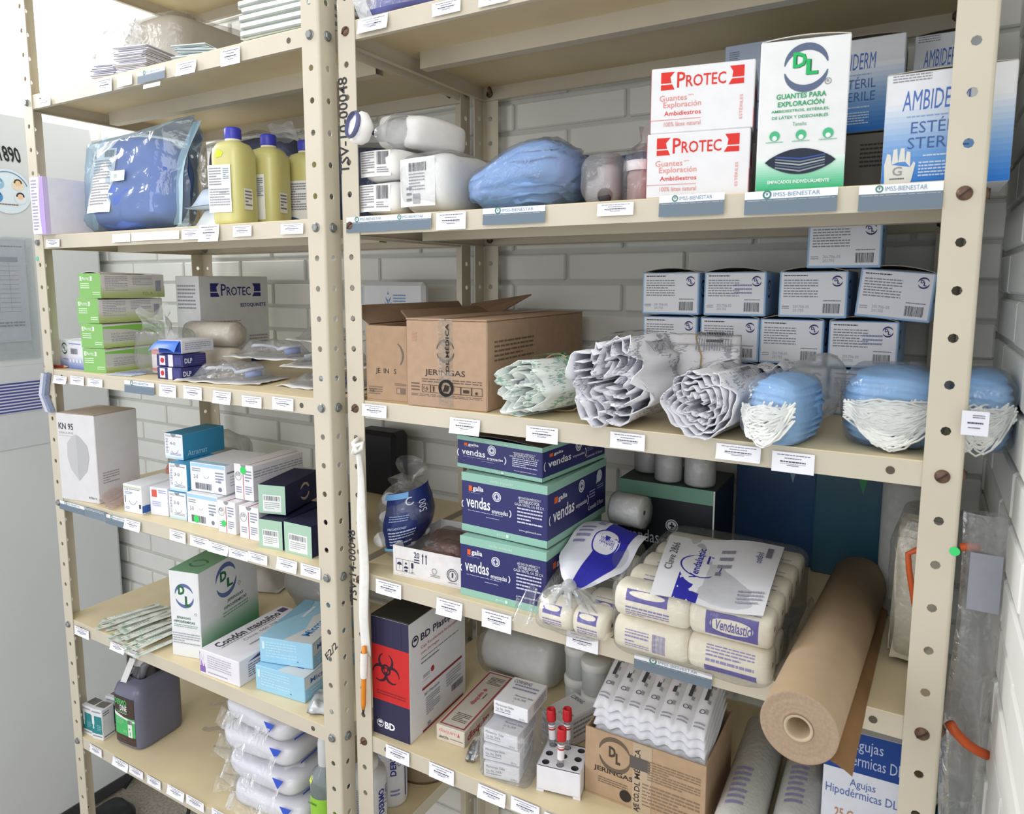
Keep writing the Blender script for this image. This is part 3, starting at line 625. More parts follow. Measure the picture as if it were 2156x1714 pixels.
for i, (x, rt, ds, nt) in enumerate(((.414, 0, 'first', False), (.511, 0, 'second', False), (.604, -1, 'third', False), (.7025, -3, 'last', True))):
    bluebox('pale blue edged box, %s from the carton in the lower visible row%s' % (ds, ', noted by hand' if nt else ''), x, z0+.0725, rt, 0, .092, note=nt)
for i, (x, rt, ds, nt, rl, dz) in enumerate(((.4135, 0, 'first', False, 0, 0), (.5165, 0, 'second', True, 0, 0), (.6305, -2, 'third', False, 0, 0), (.7355, -4, 'last', False, 5, .0))):
    bluebox('pale blue edged box, %s from the carton in the upper row%s' % (ds, ', noted by hand' if nt else ', tilted at the end' if rl else ''), x, z0+.145+dz, rt, rl, .095, y=.275, note=nt)
bluebox('pale blue edged box alone on top of the others, under the shelf above', .668, z0+.2185, 0, 0, .098, y=.272)
# ---- fourth shelf: plaster bandage boxes
NV = '#2e3068'; MT = '#93bfaf'
def vendas(F_only=False, dark=False):
    wt = '#e8e9f0'
    return [('r', 0, .86, 1, 1, MT), ('r', 0, 0, 1, .12, MT), ('r', .09, .7, .13, .79, '#e0642f'), ('t', 'galia', .14, .69, .27, .8, wt, {'b': .02}), ('l', .09, .665, .23, .68, 1, '#9aa0c8'),
            ('ring', .05, .46, .4/10, .5/10, 130, 230, wt), ('t', 'vendas', .06, .42, .35, .62, wt, {'b': .015}), ('t', 'enyesadas', .37, .37, .56, .47, wt, {'b': .01}), ('ring', .55, .44, .04, .05, -50, 50, wt),
            ('l', .08, .355, .5, .375, 1, '#b9bedb'), ('l', .3, .29, .46, .31, 1, '#b9bedb'), ('ring', .43, .68, .042, .05, 0, 360, wt), ('e', .43, .68, .036, '#c9cce0'), ('r', .41, .67, .45, .69, NV), ('r', .423, .64, .437, .72, NV),
            ('t', 'vendas enyesadas', .35, .89, .62, .95, '#d3e8df'), ('t', 'galia', .43, .035, .53, .085, '#d3e8df'), ('r', .54, .035, .57, .085, '#d3e8df'),
            ('t', 'HECHO EN MÉXICO Y', .68, .72, .93, .77, wt, {'sh': -.0}), ('t', 'DISTRIBUIDO POR:', .69, .66, .92, .71, wt), ('t', 'GALIA TEXTIL, S.A. DE C.V.', .64, .6, .97, .65, wt), ('l', .67, .3, .95, .58, 5, '#c9cce0'), ('t', 'www.galiatextil.com', .69, .19, .94, .23, wt)]
def vendasR():
    wt = '#e8e9f0'
    return [('r', 0, .86, 1, 1, MT), ('r', 0, 0, 1, .12, MT), ('r', .1, .66, .15, .76, '#e0642f'), ('t', 'galia', .16, .65, .3, .76, wt, {'b': .02}), ('ring', .07, .42, .04, .05, 130, 230, wt), ('t', 'vendas', .08, .36, .42, .58, wt, {'b': .015}), ('t', 'enyesadas', .45, .36, .64, .46, wt), ('ring', .62, .42, .04, .05, -50, 50, wt),
            ('ring', .54, .72, .04, .05, 0, 360, wt), ('e', .54, .72, .034, '#c9cce0'), ('r', .52, .712, .56, .728, NV), ('r', .532, .69, .548, .75, NV), ('e', .86, .74, .05, '#cfd3e6'), ('p', [(.81, .7), (.8, .62), (.86, .66)], '#cfd3e6'), ('l', .68, .4, .78, .55, 3, '#9aa0c8'), ('l', .82, .5, .94, .58, 2, '#9aa0c8'), ('t', 'Contenido 12 Piezas', .66, .22, .94, .3, wt)]
VG = 'navy and mint plaster bandage boxes'
carton('bandage_box', 'navy and mint plaster bandage box, bottom of the stack of three', 'box', (.2024, .035, .4, .1554, .215, .0995), zr(4), NV, F=vendas(), R=vendasR(), sides={'T': MT}, lid=.001, lidcol=MT, group=VG, rough=.35)
carton('bandage_box', 'navy and mint plaster bandage box, middle of the stack of three', 'box', (.1948, .052, -2.1, .1588, .2111, .0975), zr(4)+.1015, NV, F=vendas(), R=vendasR(), lid=.001, lidcol=MT, group=VG, rough=.35)
carton('bandage_box', 'navy and mint plaster bandage box, topmost of the stack with its lid ajar', 'box', (.1752, .0692, -5.7, .1665, .2, .0535), zr(4)+.2012, NV, F=vendas(), R=vendasR(), lid=.006, lidcol='#57504a', group=VG, rough=.35)
carton('bandage_box', 'black and mint plaster bandage box at the back behind the elastic bandages', 'box', (.374, .285, 0, .17, .14, .158), zr(4), '#23262f', F=[('r', 0, .84, 1, 1, '#6f9a87'), ('r', 0, 0, 1, .08, '#6f9a87'), ('ring', .58, .55, .055, .065, 0, 360, '#cfd2d8'), ('e', .58, .55, .047, '#cfd2d8'), ('r', .555, .54, .605, .56, '#23262f'), ('r', .572, .515, .588, .585, '#23262f'), ('t', 'vendas', .1, .32, .45, .46, '#cfd2d8'), ('t', 'enyesadas', .48, .31, .84, .43, '#cfd2d8'), ('ring', .8, .38, .06, .07, -45, 45, '#cfd2d8'), ('r', .985, 0, 1, 1, '#c9d2cc')], sides={'T': '#5d7a6c'}, lid=.001, lidcol='#42504a', rough=.35)
# white tray of brown gloves
t, w, d, h, m = open_box('cardboard_tray', 'low open white tray with printed handling symbols', 'tray', (.0576, .042, 3.2, .137, .155, .0529), zr(4), '#e3e0e0',
    [('t', '20', .32, .7, .4, .9, '#33344f', {'b': .02}), ('r', .32, .62, .4, .66, '#33344f'), ('r', .32, .54, .4, .58, '#33344f'), ('p', [(.435, .8), (.45, .9), (.465, .8)], '#33344f'), ('r', .444, .56, .456, .82, '#33344f'), ('p', [(.485, .8), (.5, .9), (.515, .8)], '#33344f'), ('r', .494, .56, .506, .82, '#33344f'),
     ('r', .05, .16, .34, .17, '#44455c'), ('r', .05, .57, .34, .58, '#44455c'), ('r', .05, .16, .054, .58, '#44455c'), ('r', .147, .16, .15, .58, '#44455c'), ('r', .245, .16, .248, .58, '#44455c'),
     ('ring', .1, .38, .0, .035, 0, 180, '#33344f'), ('r', .098, .24, .102, .4, '#33344f'), ('e', .2, .46, .014, '#33344f'), ('ring', .2, .28, .01, .034, 10, 170, '#33344f'), ('e', .2, .22, .026, '#33344f', .012), ('r', .28, .34, .31, .52, '#33344f'), ('r', .293, .22, .297, .36, '#33344f'), ('r', .282, .2, .31, .22, '#33344f'),
     ('ring', .62, .4, .03, .036, 0, 360, '#77788a'), ('l', .56, .18, .7, .28, 2, '#8a8b99'), ('ring', .88, .4, .07, .08, 40, 400, '#44455c', .4), ('ring', .88, .4, .05, .058, -60, 240, '#44455c', .4), ('r', .87, .32, .89, .48, '#44455c'), ('l', .82, .1, .94, .16, 1, '#8a8b99')], th=.0018, rough=.5, bump=0)
wc = Matrix.Translation(t.location) @ RZ(3.2)
t2 = thing('glove_bundle', 'bundle of brown gloves lying in the white tray', 'gloves', t.location+Vector((.0, 0, .004)), 3.2)
for i, (px, py, hh, sd) in enumerate(((-.018, .03, .046, 3), (.012, -.012, .044, 9), (.0, -.04, .038, 14))):
    b = MB(); b.pillow(.08, .046, hh, M('#7d6052', .6, .2, 30, .3), sd, e=.6, amp=.006, freq=40, mx=TR(px, py, 0) @ RZ(-10+8*i)); b.build('glove', t2)
b = MB(); b.pouch(.11, .12, .053, film('bag', '#efe8e4', .06, .3, 60, .9), 7, amp=.004, freq=40); b.build('clear_wrap', t2)
# ---- fifth shelf boxes
BDN = '#35334f'
F = [('r', 0, .3, 1, .77, '#c9302f'), ('r', .13, .78, .14, .97, '#242238'), ('r', .8, .78, .81, .97, '#242238')]
bio = '#3a2230'
cx, cy = .38, .57
F += [('ring', cx, cy, .085, .13, 0, 360, bio)]
for a in (90, 210, 330):
    ca, sa = math.cos(math.radians(a)), math.sin(math.radians(a))
    F += [('ring', cx+.2*ca, cy+.2*sa*.37, .14, .215, a+25, a+335, bio, .8)]
F += [('e', cx, cy, .04, '#c9302f'), ('l', .12, .34, .9, .385, 2, '#8d2a2d'), ('ring', .2, .1, .075, .09, 0, 360, '#e6e6ee'), ('ring', .2, .1, 0, .06, 10, 170, '#e6e6ee'), ('p', [(.14, .095), (.2, .075), (.26, .095), (.2, .085)], '#e6e6ee'), ('t', 'BD', .32, .065, .6, .125, '#eeeef4', {'b': .04})]
F += [('r', 0, .2, .1, 1, '#2a2840')][:0]
R = [('ring', .1, .83, .04, .055, 0, 360, '#2e2c40'), ('ring', .1, .83, 0, .03, 0, 180, '#2e2c40'), ('t', 'BD Plastipak', .19, .78, .86, .86, '#33314a', {'b': .02}), ('t', 'Caja Recolectora Incinerable', .19, .72, .84, .755, '#b0555a'), ('t', 'con Jeringas', .19, .675, .5, .705, '#b0555a'), ('l', .19, .63, .86, .645, 1, '#777684'), ('l', .19, .585, .5, .61, 1, '#777684'),
     ('e', .38, .49, .03, '#a3303a'), ('r', .2, .44, .34, .442, '#999'.replace('999', '999999')), ('l', .22, .46, .33, .49, 2, '#888890'), ('r', .2, .365, .92, .385, '#8f2f33'), ('t', 'BD Plastipak', .24, .3, .5, .33, '#55546a'), ('l', .26, .12, .5, .28, 8, '#9a99a4'), ('l', .62, .2, .9, .33, 5, '#a9a8b2'), ('bc', .72, .13, .94, .19, '#55546a'), ('t', '50', .28, .03, .33, .06, '#33314a'), ('r', .2, -.0+.004, .94, .022, '#8f2f33')]
t = carton('sharps_box', 'tall box with a red biohazard panel and navy front', 'box', (.0112, .0345, 1.9, .0815, .1857, .2215), zr(5), '#dedde2', F=[('r', 0, 0, 1, 1, BDN)]+F, R=R, sides={'T': '#2f2a28'}, rough=.4)
b = MB(); b.box(-.0415, -.0935, .2218, .0415, .0935, .2245, M('#2f2b2a', .45, .1), .001); b.deco([('l', .2, .4, .5, .48, 2, '#6a6560'), ('ring', .65, .55, .14, .16, 20, 200, '#57524e')], (-.0415, -.0935, .2247), (1, 0, 0), (0, 1, 0), (0, 0, 1), .083, .187); b.build('lid', t)
T = [('r', .06, .03, .94, .045, '#a84a55'), ('r', .06, .955, .94, .97, '#a84a55'), ('r', .06, .03, .12, .97, '#a84a55'), ('r', .88, .03, .94, .97, '#a84a55'), ('t', 'disquim', .36, .4, .56, .62, '#c05560', {'rot': 90, 'b': .03}), ('p', [(.38, .66), (.48, .69), (.55, .655), (.48, .64)], '#c05560'), ('l', .6, .4, .64, .62, 1, '#7d6f68'), ('l', .3, .1, .8, .24, 6, '#6d6862'), ('l', .3, .76, .8, .9, 6, '#6d6862')]
carton('lancet_box', 'long narrow beige box with a red border beside the biohazard box', 'box', (.1224, .0732, 3.0, .0581, .1989, .0295), zr(5), '#d5cdbf', F=[('t', 'disquim', .1, .55, .72, .85, '#d07a80'), ('p', [(.75, .58), (.79, .85), (.84, .58)], '#c05560'), ('t', 'LANCETA', .1, .22, .45, .38, '#55504a', {'b': .02}), ('l', .5, .24, .95, .35, 1, '#8a8078')], R=[('t', 'disquim', .05, .1, .45, .7, '#b04a55', {'b': .03}), ('p', [(.5, .1), (.53, .8), (.57, .1)], '#b04a55')], T=T)
def corning(label, fit, dz, note=False, bagged=False):
    T = [('t', 'CORNING', .12, .42, .24, .95, '#55555f', {'rot': 90}), ('t', 'Microscope Slides', .72, .3, .8, .92, '#66666f', {'rot': 90}), ('l', .84, .4, .92, .9, 1, '#88888f')]
    T = [('t', 'CORNING', .1, .78, .62, .9, '#55555f', {'sh': .0}), ('t', 'Microscope Slides', .42, .3, .95, .38, '#66666f'), ('t', 'Cat. No. 2947B', .45, .2, .8, .27, '#77777f'), ('e', .5, .12, .012, '#44444c')]
    if note: T += [('l', .2, .48, .9, .74, 2, '#9a9ab5')]
    return carton('slide_box', label, 'box', fit, zr(5)+dz+.0012, '#ececf0', F=[('t', 'Microscope Slides', .07, .6, .6, .82, '#66666f'), ('t', 'Cat. No. 2947B', .07, .38, .5, .55, '#77777f'), ('l', .07, .2, .5, .3, 1, '#88888f'), ('t', '50 Pcs', .76, .1, .92, .22, '#88888f')], R=[('l', .3, .2, .9, .8, 4, '#9a9aa2')], T=T, lid=.0005, group='white microscope slide boxes')
corning('white microscope slide box at the bottom of the bagged stack', (.2471, .033, 13, .0607, .08, .0267), 0)
corning('white microscope slide box, second from the bottom of the bagged stack', (.2437, .0365, 11, .0635, .08, .026), .0275)
corning('white microscope slide box, uppermost inside the bagged stack', (.2403, .0434, 4, .062, .08, .0255), .0545)
corning('white microscope slide box lying on top of the bagged stack, with handwriting', (.2422, .0721, 3.2, .0636, .0807, .0255), .0875, True)
corning('white microscope slide box behind the stack, in a clear bag', (.282, .17, -20, .055, .085, .055), .0)
t = thing('plastic_bag', 'clear crumpled bag round the stack of slide boxes', 'bag', (.277, .083, zr(5)), 8)
b = MB(); b.pillow(.09, .106, .0868, film('bag2', '#f2f4f8', .1, .35, 40, .9), 21, 36, 22, .22, .002, 60, ev=.18); b.build('film', t)
b = MB(); b.grid(lambda u, v: (-.042-.03*u, -.03+.05*v+.01*math.sin(9*u), .02+.03*u*v+.012*math.sin(6*u+7*v)), 8, 6, film('bag2', '#f2f4f8', .1, .35, 40, .9)); b.build('loose_end', t)
# ---- test tube rack
t = thing('tube_rack', 'white block rack with round holes holding three test tubes', 'rack', (.365, .089, zr(5)), 10.9)
rk = M('#e6e6ec', .45, .03); w, d, h = .0716, .0673, .0445
b = MB()
th = .0016; b.box(-w/2, -d/2, .004, -w/2+th, d/2, h, rk, .0006); b.box(w/2-th, -d/2, .004, w/2, d/2, h, rk, .0006); b.box(-w/2+th, -d/2, .004, w/2-th, -d/2+th, h, rk); b.box(-w/2+th, d/2-th, .004, w/2-th, d/2, h, rk)
for sx in (-1, 1):
    for sy in (-1, 1): b.box(sx*(w/2-.006)-.006, sy*(d/2-.002)-.002, 0, sx*(w/2-.006)+.006, sy*(d/2-.002)+.002, .005, rk)
HX = [-.022, 0, .022]; HY = [-.021, 0, .021]
for i, hx in enumerate(HX):
    for j, hy in enumerate(HY):
        cw, ch = w/6-.0005, d/6-.0001; r = .0062
        sq = []
        for k in range(16):
            a = PI/8*k; cx_, sx_ = math.cos(a), math.sin(a); q = max(abs(cx_), abs(sx_))
            sq.append(((hx*w/6/.0119*.54 if 0 else (i-1)*w/3)+cx_/q*w/6, (j-1)*d/3+sx_/q*d/6, h))
        cc = ((i-1)*w/3, (j-1)*d/3)
        rn = [(cc[0]+r*math.cos(PI/8*k), cc[1]+r*math.sin(PI/8*k), h) for k in range(16)]; rb = [(x, y, h-.012) for x, y, z in rn]
        b.add(sq+rn+rb, [(k, (k+1) % 16, 16+(k+1) % 16, 16+k) for k in range(16)], rk)
        b.add(rn+rb, [(k, (k+1) % 16, 16+(k+1) % 16, 16+k) for k in range(16)]+[tuple(range(16, 32))], M('#4b4a4c', .7, .05))
b.build('block', t)
RM = Matrix.Translation(t.location) @ RZ(10.9)
glass = film('tube', '#f4f6f8', .18, .5, 10, .0)
for k, (hx, hy, zz, lab) in enumerate(((-1, 0, .0, 'red-capped test tube at the rack corner, beside an empty hole'), (0, 1, .004, 'red-capped test tube standing furthest back in the rack'), (0, -1, -.002, 'red-capped test tube at the front of the rack, shortest of the three'))):
    p = RM @ Vector((hx*w/3, hy*d/3 if k != 2 else -d/6*0-d/3*.0, h-.030+zz)) if k != 2 else RM @ Vector((0, -d/3*.35, h-.030+zz))
    p = RM @ Vector((hx*w/3, (hy if k else .9)*d/3, h-.010+zz))
    tt = thing('test_tube', lab, 'test tube', p, (math.radians(2-k), math.radians(-2+2*k), 0), 'red-capped test tubes in the rack')
    b = MB(); b.lathe([(0, 0), (.003, .001), (.0052, .004), (.0055, .01), (.0055, .058)], glass, 18); b.build('glass', tt)
    b = MB(); b.lathe([(.0058, .024), (.0058, .05)], M('#eceaec', .5, .05), 18); b.lathe([(.006, .041), (.006, .044)], M('#b03b45', .5, .05), 18); b.lathe([(.006, .046), (.006, .047)], M('#b03b45', .5, .05), 18); b.build('label', tt)
    b = MB(); b.lathe([(.0062, .056), (.0075, .0565), (.0078, .06), (.0074, .075), (.0068, .0765), (.005, .0765), (.0045, .072), (0, .072)], M('#c3202b', .35, .08), 20); b.build('cap', tt)
# ---- carton of wrapped syringes
t, w, d, h, m = open_box('cardboard_box', 'open brown carton on the fifth shelf full of wrapped syringes', 'box', (.4031, .0873, -.5, .1907, .16, .112), zr(5), '#b3977a',
    [('ring', .26, .7, .115, .155, 20, 170, '#6a5c4d', .8), ('ring', .26, .7, .115, .155, 195, 350, '#6a5c4d', .8), ('t', 'D', .21, .66, .27, .82, '#4d4238', {'b': .05}), ('t', 'L', .27, .58, .31, .74, '#4d4238', {'b': .05}), ('t', 'JERINGAS', .08, .38, .42, .47, '#453a32', {'b': .02}), ('l', .12, .22, .38, .32, 3, '#7a6a58'),
     ('t', 'DL MÉDICA', .42, .3, .48, .92, '#3b332c', {'rot': 90, 'b': .02}), ('r', .39, .62, .56, .8, '#5f5a57'), ('l', .54, .5, .96, .8, 8, '#8a765f'), ('l', .5, .1, .96, .45, 7, '#8a765f'), ('e', .36, .16, .05, '#332d29'), ('t', 'AJE CO.', .43, .0, .49, .28, '#3b332c', {'rot': 90, 'b': .02})], th=.003)
BX5 = (t.location.copy(), w, d, h)
tt = t
b = MB(); b.deco([('r', 0, 0, 1, 1, '#b9a68e')], (-.016, -d/2-.0004, .0), (1, 0, 0), (0, 0, 1), (0, -1, 0), .03, h, .0001); b.build('tape', tt)
# ---- needle box beside the corner post
F = [('r', 0, .72, 1, 1, '#23468f'), ('t', 'Agujas', .3, .86, .68, .96, '#b9c4de'), ('t', 'Hipodérmicas DLP', .02, .745, .98, .85, '#b9c4de'), ('g', 0, 0, 1, .22, '#3f8fdc', '#dde2ee'), ('t', 'Agujas', .32, .6, .62, .67, '#5b6fae'), ('t', 'Hipodérmicas DLP', .04, .52, .94, .6, '#5b6fae'), ('t', '25 G x 16 mm', .16, .37, .82, .44, '#c08a6a', {'b': .02}), ('l', .1, .2, .84, .35, 6, '#a9aabc'), ('bc', .1, .06, .36, .18, '#9a8f96'), ('l', .42, .05, .8, .19, 5, '#8a8a9c')]
carton('needle_box', 'blue and white hypodermic needle box beside the corner post on the fifth shelf', 'box', (.743, .125, 3, .104, .09, .205), zr(5), '#dfe3ee', F=F)
# ================================================================ RIGHT UNIT, soft goods
CLEAR = film('clear', '#f4f6f9', .07, .22, 38, .6); HAZY = film('hazy', '#f2f4f6', .3, .3, 40, .7); MILK = film('milky', '#f4f5f8', .55, .3, 40, .6)
CTN = M('#f0efec', .8, .03, 60, .25)
def card(b, w, h, items, y, z, x=0, col='#eeeeea', bow=.0, tilt=0):
    """printed patch standing just in front of a soft pack"""
    b.grid(lambda u, v: (x+(u-.5)*w, y+bow*((2*u-1)**2)+tilt*(v), z+v*h), 7, 3, M(col, .5, .02))
    t = MB(); t.deco(items, (x-w/2, y-.0006, z), (1, 0, 0), (0, 0, 1), (0, -1, 0), w, h, .0003)
    base = len(b.v); b.v += [(p[0], p[1]+bow*((p[0]-x)/(w/2))**2+tilt*(p[2]-z)/h, p[2]) for p in t.v]
    for f, m_, s_ in zip(t.f, t.m, t.s): b.f.append(tuple(base+i for i in f)); b.m.append(b.mi(t.mats[m_])); b.s.append(False)
# top shelf
t = thing('folded_gown', 'violet-blue folded gown in a clear bag on the top shelf', 'gown', (.135, .13, zr(1)), 0)
b = MB(); b.pillow(.25, .2, .1, M('#6f73b4', .8, .1, 20, .3), 4, e=.45, amp=.012, freq=18); b.build('gown', t)
b = MB(); b.grid(lambda u, v: (-.115+.03*v+.02*u, -.118-.012*math.sin(3*v), .06-.085*v+.01*u), 4, 10, MILK); b.grid(lambda u, v: (-.11+.23*u, -.103-.003*math.sin(8*u), .1-.09*v), 14, 6, CLEAR); b.build('clear_bag', t)
# cotton packs, second shelf
def cotton_pack(label, loc, w, d, h, seed, rot=0, items=(), cw=.6):
    t = thing('cotton_pack', label, 'cotton pack', loc, rot, 'white cotton packs')
    b = MB(); b.pillow(w, d, h, CTN, seed, 30, 18, .42, .004, 22, ev=.5); b.build('cotton', t)
    if items: b = MB(); card(b, w*cw, h*.78, items, -d/2-.0022, h*.12, x=-w*.06, bow=.004); b.build('printed_label', t)
    return t
it = [('l', .05, .1, .52, .95, 9, '#8f8f98'), ('bc', .6, .45, .95, .95, '#4a4a55'), ('l', .6, .1, .95, .35, 3, '#8f8f98')]
cotton_pack('white cotton pack with a barcode label, lower of two beside the post', (.045, .104, zr(2)), .076, .15, .055, 31, 3, it, .8)
cotton_pack('white cotton pack with a barcode label, upper of two beside the post', (.0455, .108, zr(2)+.0562), .076, .15, .052, 33, 2, it, .8)
t = cotton_pack('big white cotton bag with a barcode, between the small packs and the blue caps', (.137, .12, zr(2)), .095, .17, .095, 35, -4, [('bc', .3, .72, .8, .9, '#4a4a55'), ('l', .3, .3, .75, .68, 6, '#9a9aa2'), ('r', .42, .05, .62, .26, '#a9a9ae'), ('l', .22, .05, .38, .4, 3, '#8a8a92')], .75)
b = MB(); b.pillow(.102, .18, .0985, CLEAR, 36, 30, 18, .42, .005, 22); b.build('clear_bag', t)
t = thing('cotton_pack', 'white cotton roll in a twisted bag lying on top of the two small packs', 'cotton pack', (.062, .135, zr(2)+.1125), (0, math.radians(8), math.radians(-14)), 'white cotton packs')
b = MB(); b.pillow(.105, .13, .056, CTN, 41, 30, 16, .4, .005, 20); b.build('cotton', t)
b = MB(); b.grid(lambda u, v: (-.05-.012*v, -.045-.05*u, .012+.02*u+.012*v), 5, 4, M('#33304e', .5, .1)); b.deco([('t', '200', .1, .2, .5, .8, '#e9e6ee'), ('r', 0, 0, 1, .12, '#d2447a')], (-.055, -.075, .02), (.8, -.2, .1), (0, -.1, 1), (0, -1, .1), .035, .022, .003); b.build('printed_label', t)
b = MB()
nx, ny, nz = .034, -.112, .016
b.lathe([(.004, 0), (.018, .004), (.0245, .012), (.024, .022), (.014, .03), (0, .031)], CTN, 22, TR(nx, ny-.02, nz) @ RX(80) @ RY(-10), wob=lambda a, z: .06*math.sin(5*a+40*z)); b.lathe([(.019, .0), (.0215, .004), (.019, .008)], M('#6b6f95', .5, .1), 20, TR(nx, ny-.048, nz+.006) @ RX(80) @ RY(-10))
b.tube([(nx, ny, nz), (.024, -.09, .022), (.008, -.055, .028)], [.012, .015, .03], HAZY, 12); b.build('twisted_end', t)
# pale blue caps in a bag
t = thing('cap_bundle', 'bundle of light blue caps in a clear bag on the second shelf', 'caps', (.28, .122, zr(2)), 4)
b = MB(); bl = M('#86abdd', .75, .06, 30, .2)
def capfn(u, v):
    a = 2*PI*u; p = PI*(v-.5); q = lambda x, e: math.copysign(abs(x)**e, x)
    x = q(math.cos(p), .8)*q(math.cos(a), .8); y = q(math.cos(p), .8)*q(math.sin(a), .7); z = q(math.sin(p), .7)
    hh = .036+.016*min(1, max(0, (x+.55)*1.4)); rg = (.0016+.0042*min(1, max(0, x*1.6+.3)))*math.sin(27*z*(1 if x > 0 else .6)+3*x+2.2*math.sin(5*y+3*x))
    X = x*.09+rg*.4; Y = y*.085+rg; Z = z*hh+rg*.6+.004*noise.noise(Vector((x*4, y*4, z*4)))
    return (X, Y, max(Z+hh, .0005))
b.grid(capfn, 48, 40, bl, True, cu=True); b.build('caps', t)
b = MB(); b.grid(lambda u, v: tuple(Vector(capfn(u, v))*1.035+Vector((0, 0, .001+.002*noise.noise(Vector((u*9, v*9, 0)))))), 40, 26, CLEAR, True, cu=True); b.build('clear_bag', t)
def bagged(name, label, cat, loc, w, d, h, seed, fm=CLEAR, rot=0, amp=.008, group=None, knot=True):
    t = thing(name, label, cat, loc, rot, group)
    b = MB(); b.pillow(w, d, h, fm, seed, 34, 22, .75, amp, 28); 
    if knot: b.tube([(0, 0, h*.9), (.004, 0, h*1.06), (.012, -.004, h*1.2)], [w*.3, .006, .018], fm, 12, True, False)
    b.build('clear_bag', t); return t
t = bagged('mask_bag', 'clear bag holding a dark-valved mask beside the blue caps', 'bag', (.404, .13, zr(2)), .058, .09, .083, 51, HAZY, knot=False)
b = MB(); b.lathe([(0, .01), (.008, .009), (.011, .004), (.011, 0)], M('#4b4b50', .5, .2), 18, TR(-.012, -.03, .05) @ RX(70)); b.build('valve', t)
b = MB(); b.lathe([(0, .01), (.009, .009), (.011, .004), (.011, 0)], M('#3a3a3f', .5, .2), 18, TR(.012, -.03, .016) @ RX(75)); b.build('valve', t)
b = MB(); b.pillow(.05, .06, .06, M('#b9babd', .6, .1), 52, amp=.006); b.build('mask_body', t)
t = bagged('bottle_bag', 'clear bag holding a small pinkish bottle beside the red glove boxes', 'bag', (.462, .12, zr(2)), .05, .075, .085, 53, CLEAR, knot=True, rot=8)
b = MB(); b.lathe([(0, 0), (.019, 0), (.02, .004), (.02, .04), (.017, .046)], M('#cdb4b2', .35, .08, trans=.3), 22, TR(0, 0, .004)); b.build('bottle', t)
b = MB(); b.lathe([(.0205, .046), (.0215, .048), (.0215, .06), (0, .061)], M('#f0efef', .5, .03), 22, TR(0, 0, .004)); b.build('cap', t)
t = thing('plastic_wrap', 'crumpled blue plastic wrap at the back behind the bagged mask', 'plastic wrap', (.37, .32, zr(2)), 0)
b = MB(); b.pillow(.27, .1, .11, film('bluefilm', '#5f86c0', .55, .3, 40, .8), 57, amp=.014, freq=16); b.build('film', t)
# left shelf-three bag with a leaf logo (stands on the neighbouring unit)
t = thing('paper_bag', 'white bag with a small blue leaf logo standing behind the open carton', 'bag', (-.215, .405, zl(3)), 0)
b = MB(); b.box(-.095, -.012, 0, .085, .012, .2, M('#d9dbdf', .55, .05, 9), .008)
b.deco([('p', [(.42, .72), (.44, .78), (.455, .72), (.44, .66)], '#4a86c0'), ('p', [(.39, .84), (.435, .8), (.43, .76)], '#4a86c0'), ('p', [(.49, .84), (.445, .8), (.45, .76)], '#4a86c0'), ('p', [(.38, .78), (.43, .74), (.43, .7)], '#4a86c0'), ('p', [(.5, .78), (.45, .74), (.45, .7)], '#4a86c0'), ('p', [(.43, .86), (.44, .9), (.45, .86)], '#4a86c0'), ('l', .52, .76, .72, .86, 3, '#7a9fc8'), ('t', '3PG', .36, .52, .46, .57, '#7a9fc8'), ('l', .5, .5, .62, .62, 3, '#4a86c0')], (-.095, -.012, 0), (1, 0, 0), (0, 0, 1), (0, -1, 0), .18, .2); b.build('bag_body', t)
b = MB(); b.add([(-.093, -.01, .19), (-.13, -.02, .15), (-.132, -.02, .12), (-.093, -.012, .13)], [(0, 1, 2, 3)], M('#8dbbe0', .5, .1)); b.build('fold', t)
# ---- bundles of wrapped syringes
def print_mat(name, base, inkc, sc=1):
    k = ('print', base, inkc, sc)
    if k in _M: return _M[k]
    m = D.materials.new('mat_'+name); m.use_nodes = True; nt = m.node_tree; b = nt.nodes['Principled BSDF']; b.inputs['Roughness'].default_value = .6
    tc = nt.nodes.new('ShaderNodeTexCoord'); mp = nt.nodes.new('ShaderNodeMapping'); mp.inputs['Scale'].default_value = (420*sc, 90*sc, 420*sc); nt.links.new(tc.outputs['Object'], mp.inputs[0])
    n = nt.nodes.new('ShaderNodeTexNoise'); n.inputs['Scale'].default_value = 1; nt.links.new(mp.outputs[0], n.inputs['Vector'])
    w_ = nt.nodes.new('ShaderNodeTexNoise'); w_.inputs['Scale'].default_value = 26*sc; nt.links.new(tc.outputs['Object'], w_.inputs['Vector'])
    mu = nt.nodes.new('ShaderNodeMath'); mu.operation = 'MULTIPLY'; nt.links.new(n.outputs[0], mu.inputs[0]); nt.links.new(w_.outputs[0], mu.inputs[1])
    r = nt.nodes.new('ShaderNodeValToRGB'); r.color_ramp.elements[0].position = .29; r.color_ramp.elements[1].position = .32; r.color_ramp.elements[0].color = lin(base); r.color_ramp.elements[1].color = lin(inkc)
    nt.links.new(mu.outputs[0], r.inputs[0]); nt.links.new(r.outputs[0], b.inputs['Base Color']); _M[k] = m; return m
WP = print_mat('printed_white_paper', '#e6e6ec', '#a9aab2'); GP = print_mat('printed_green_paper', '#dfe5e0', '#8fb3a0')
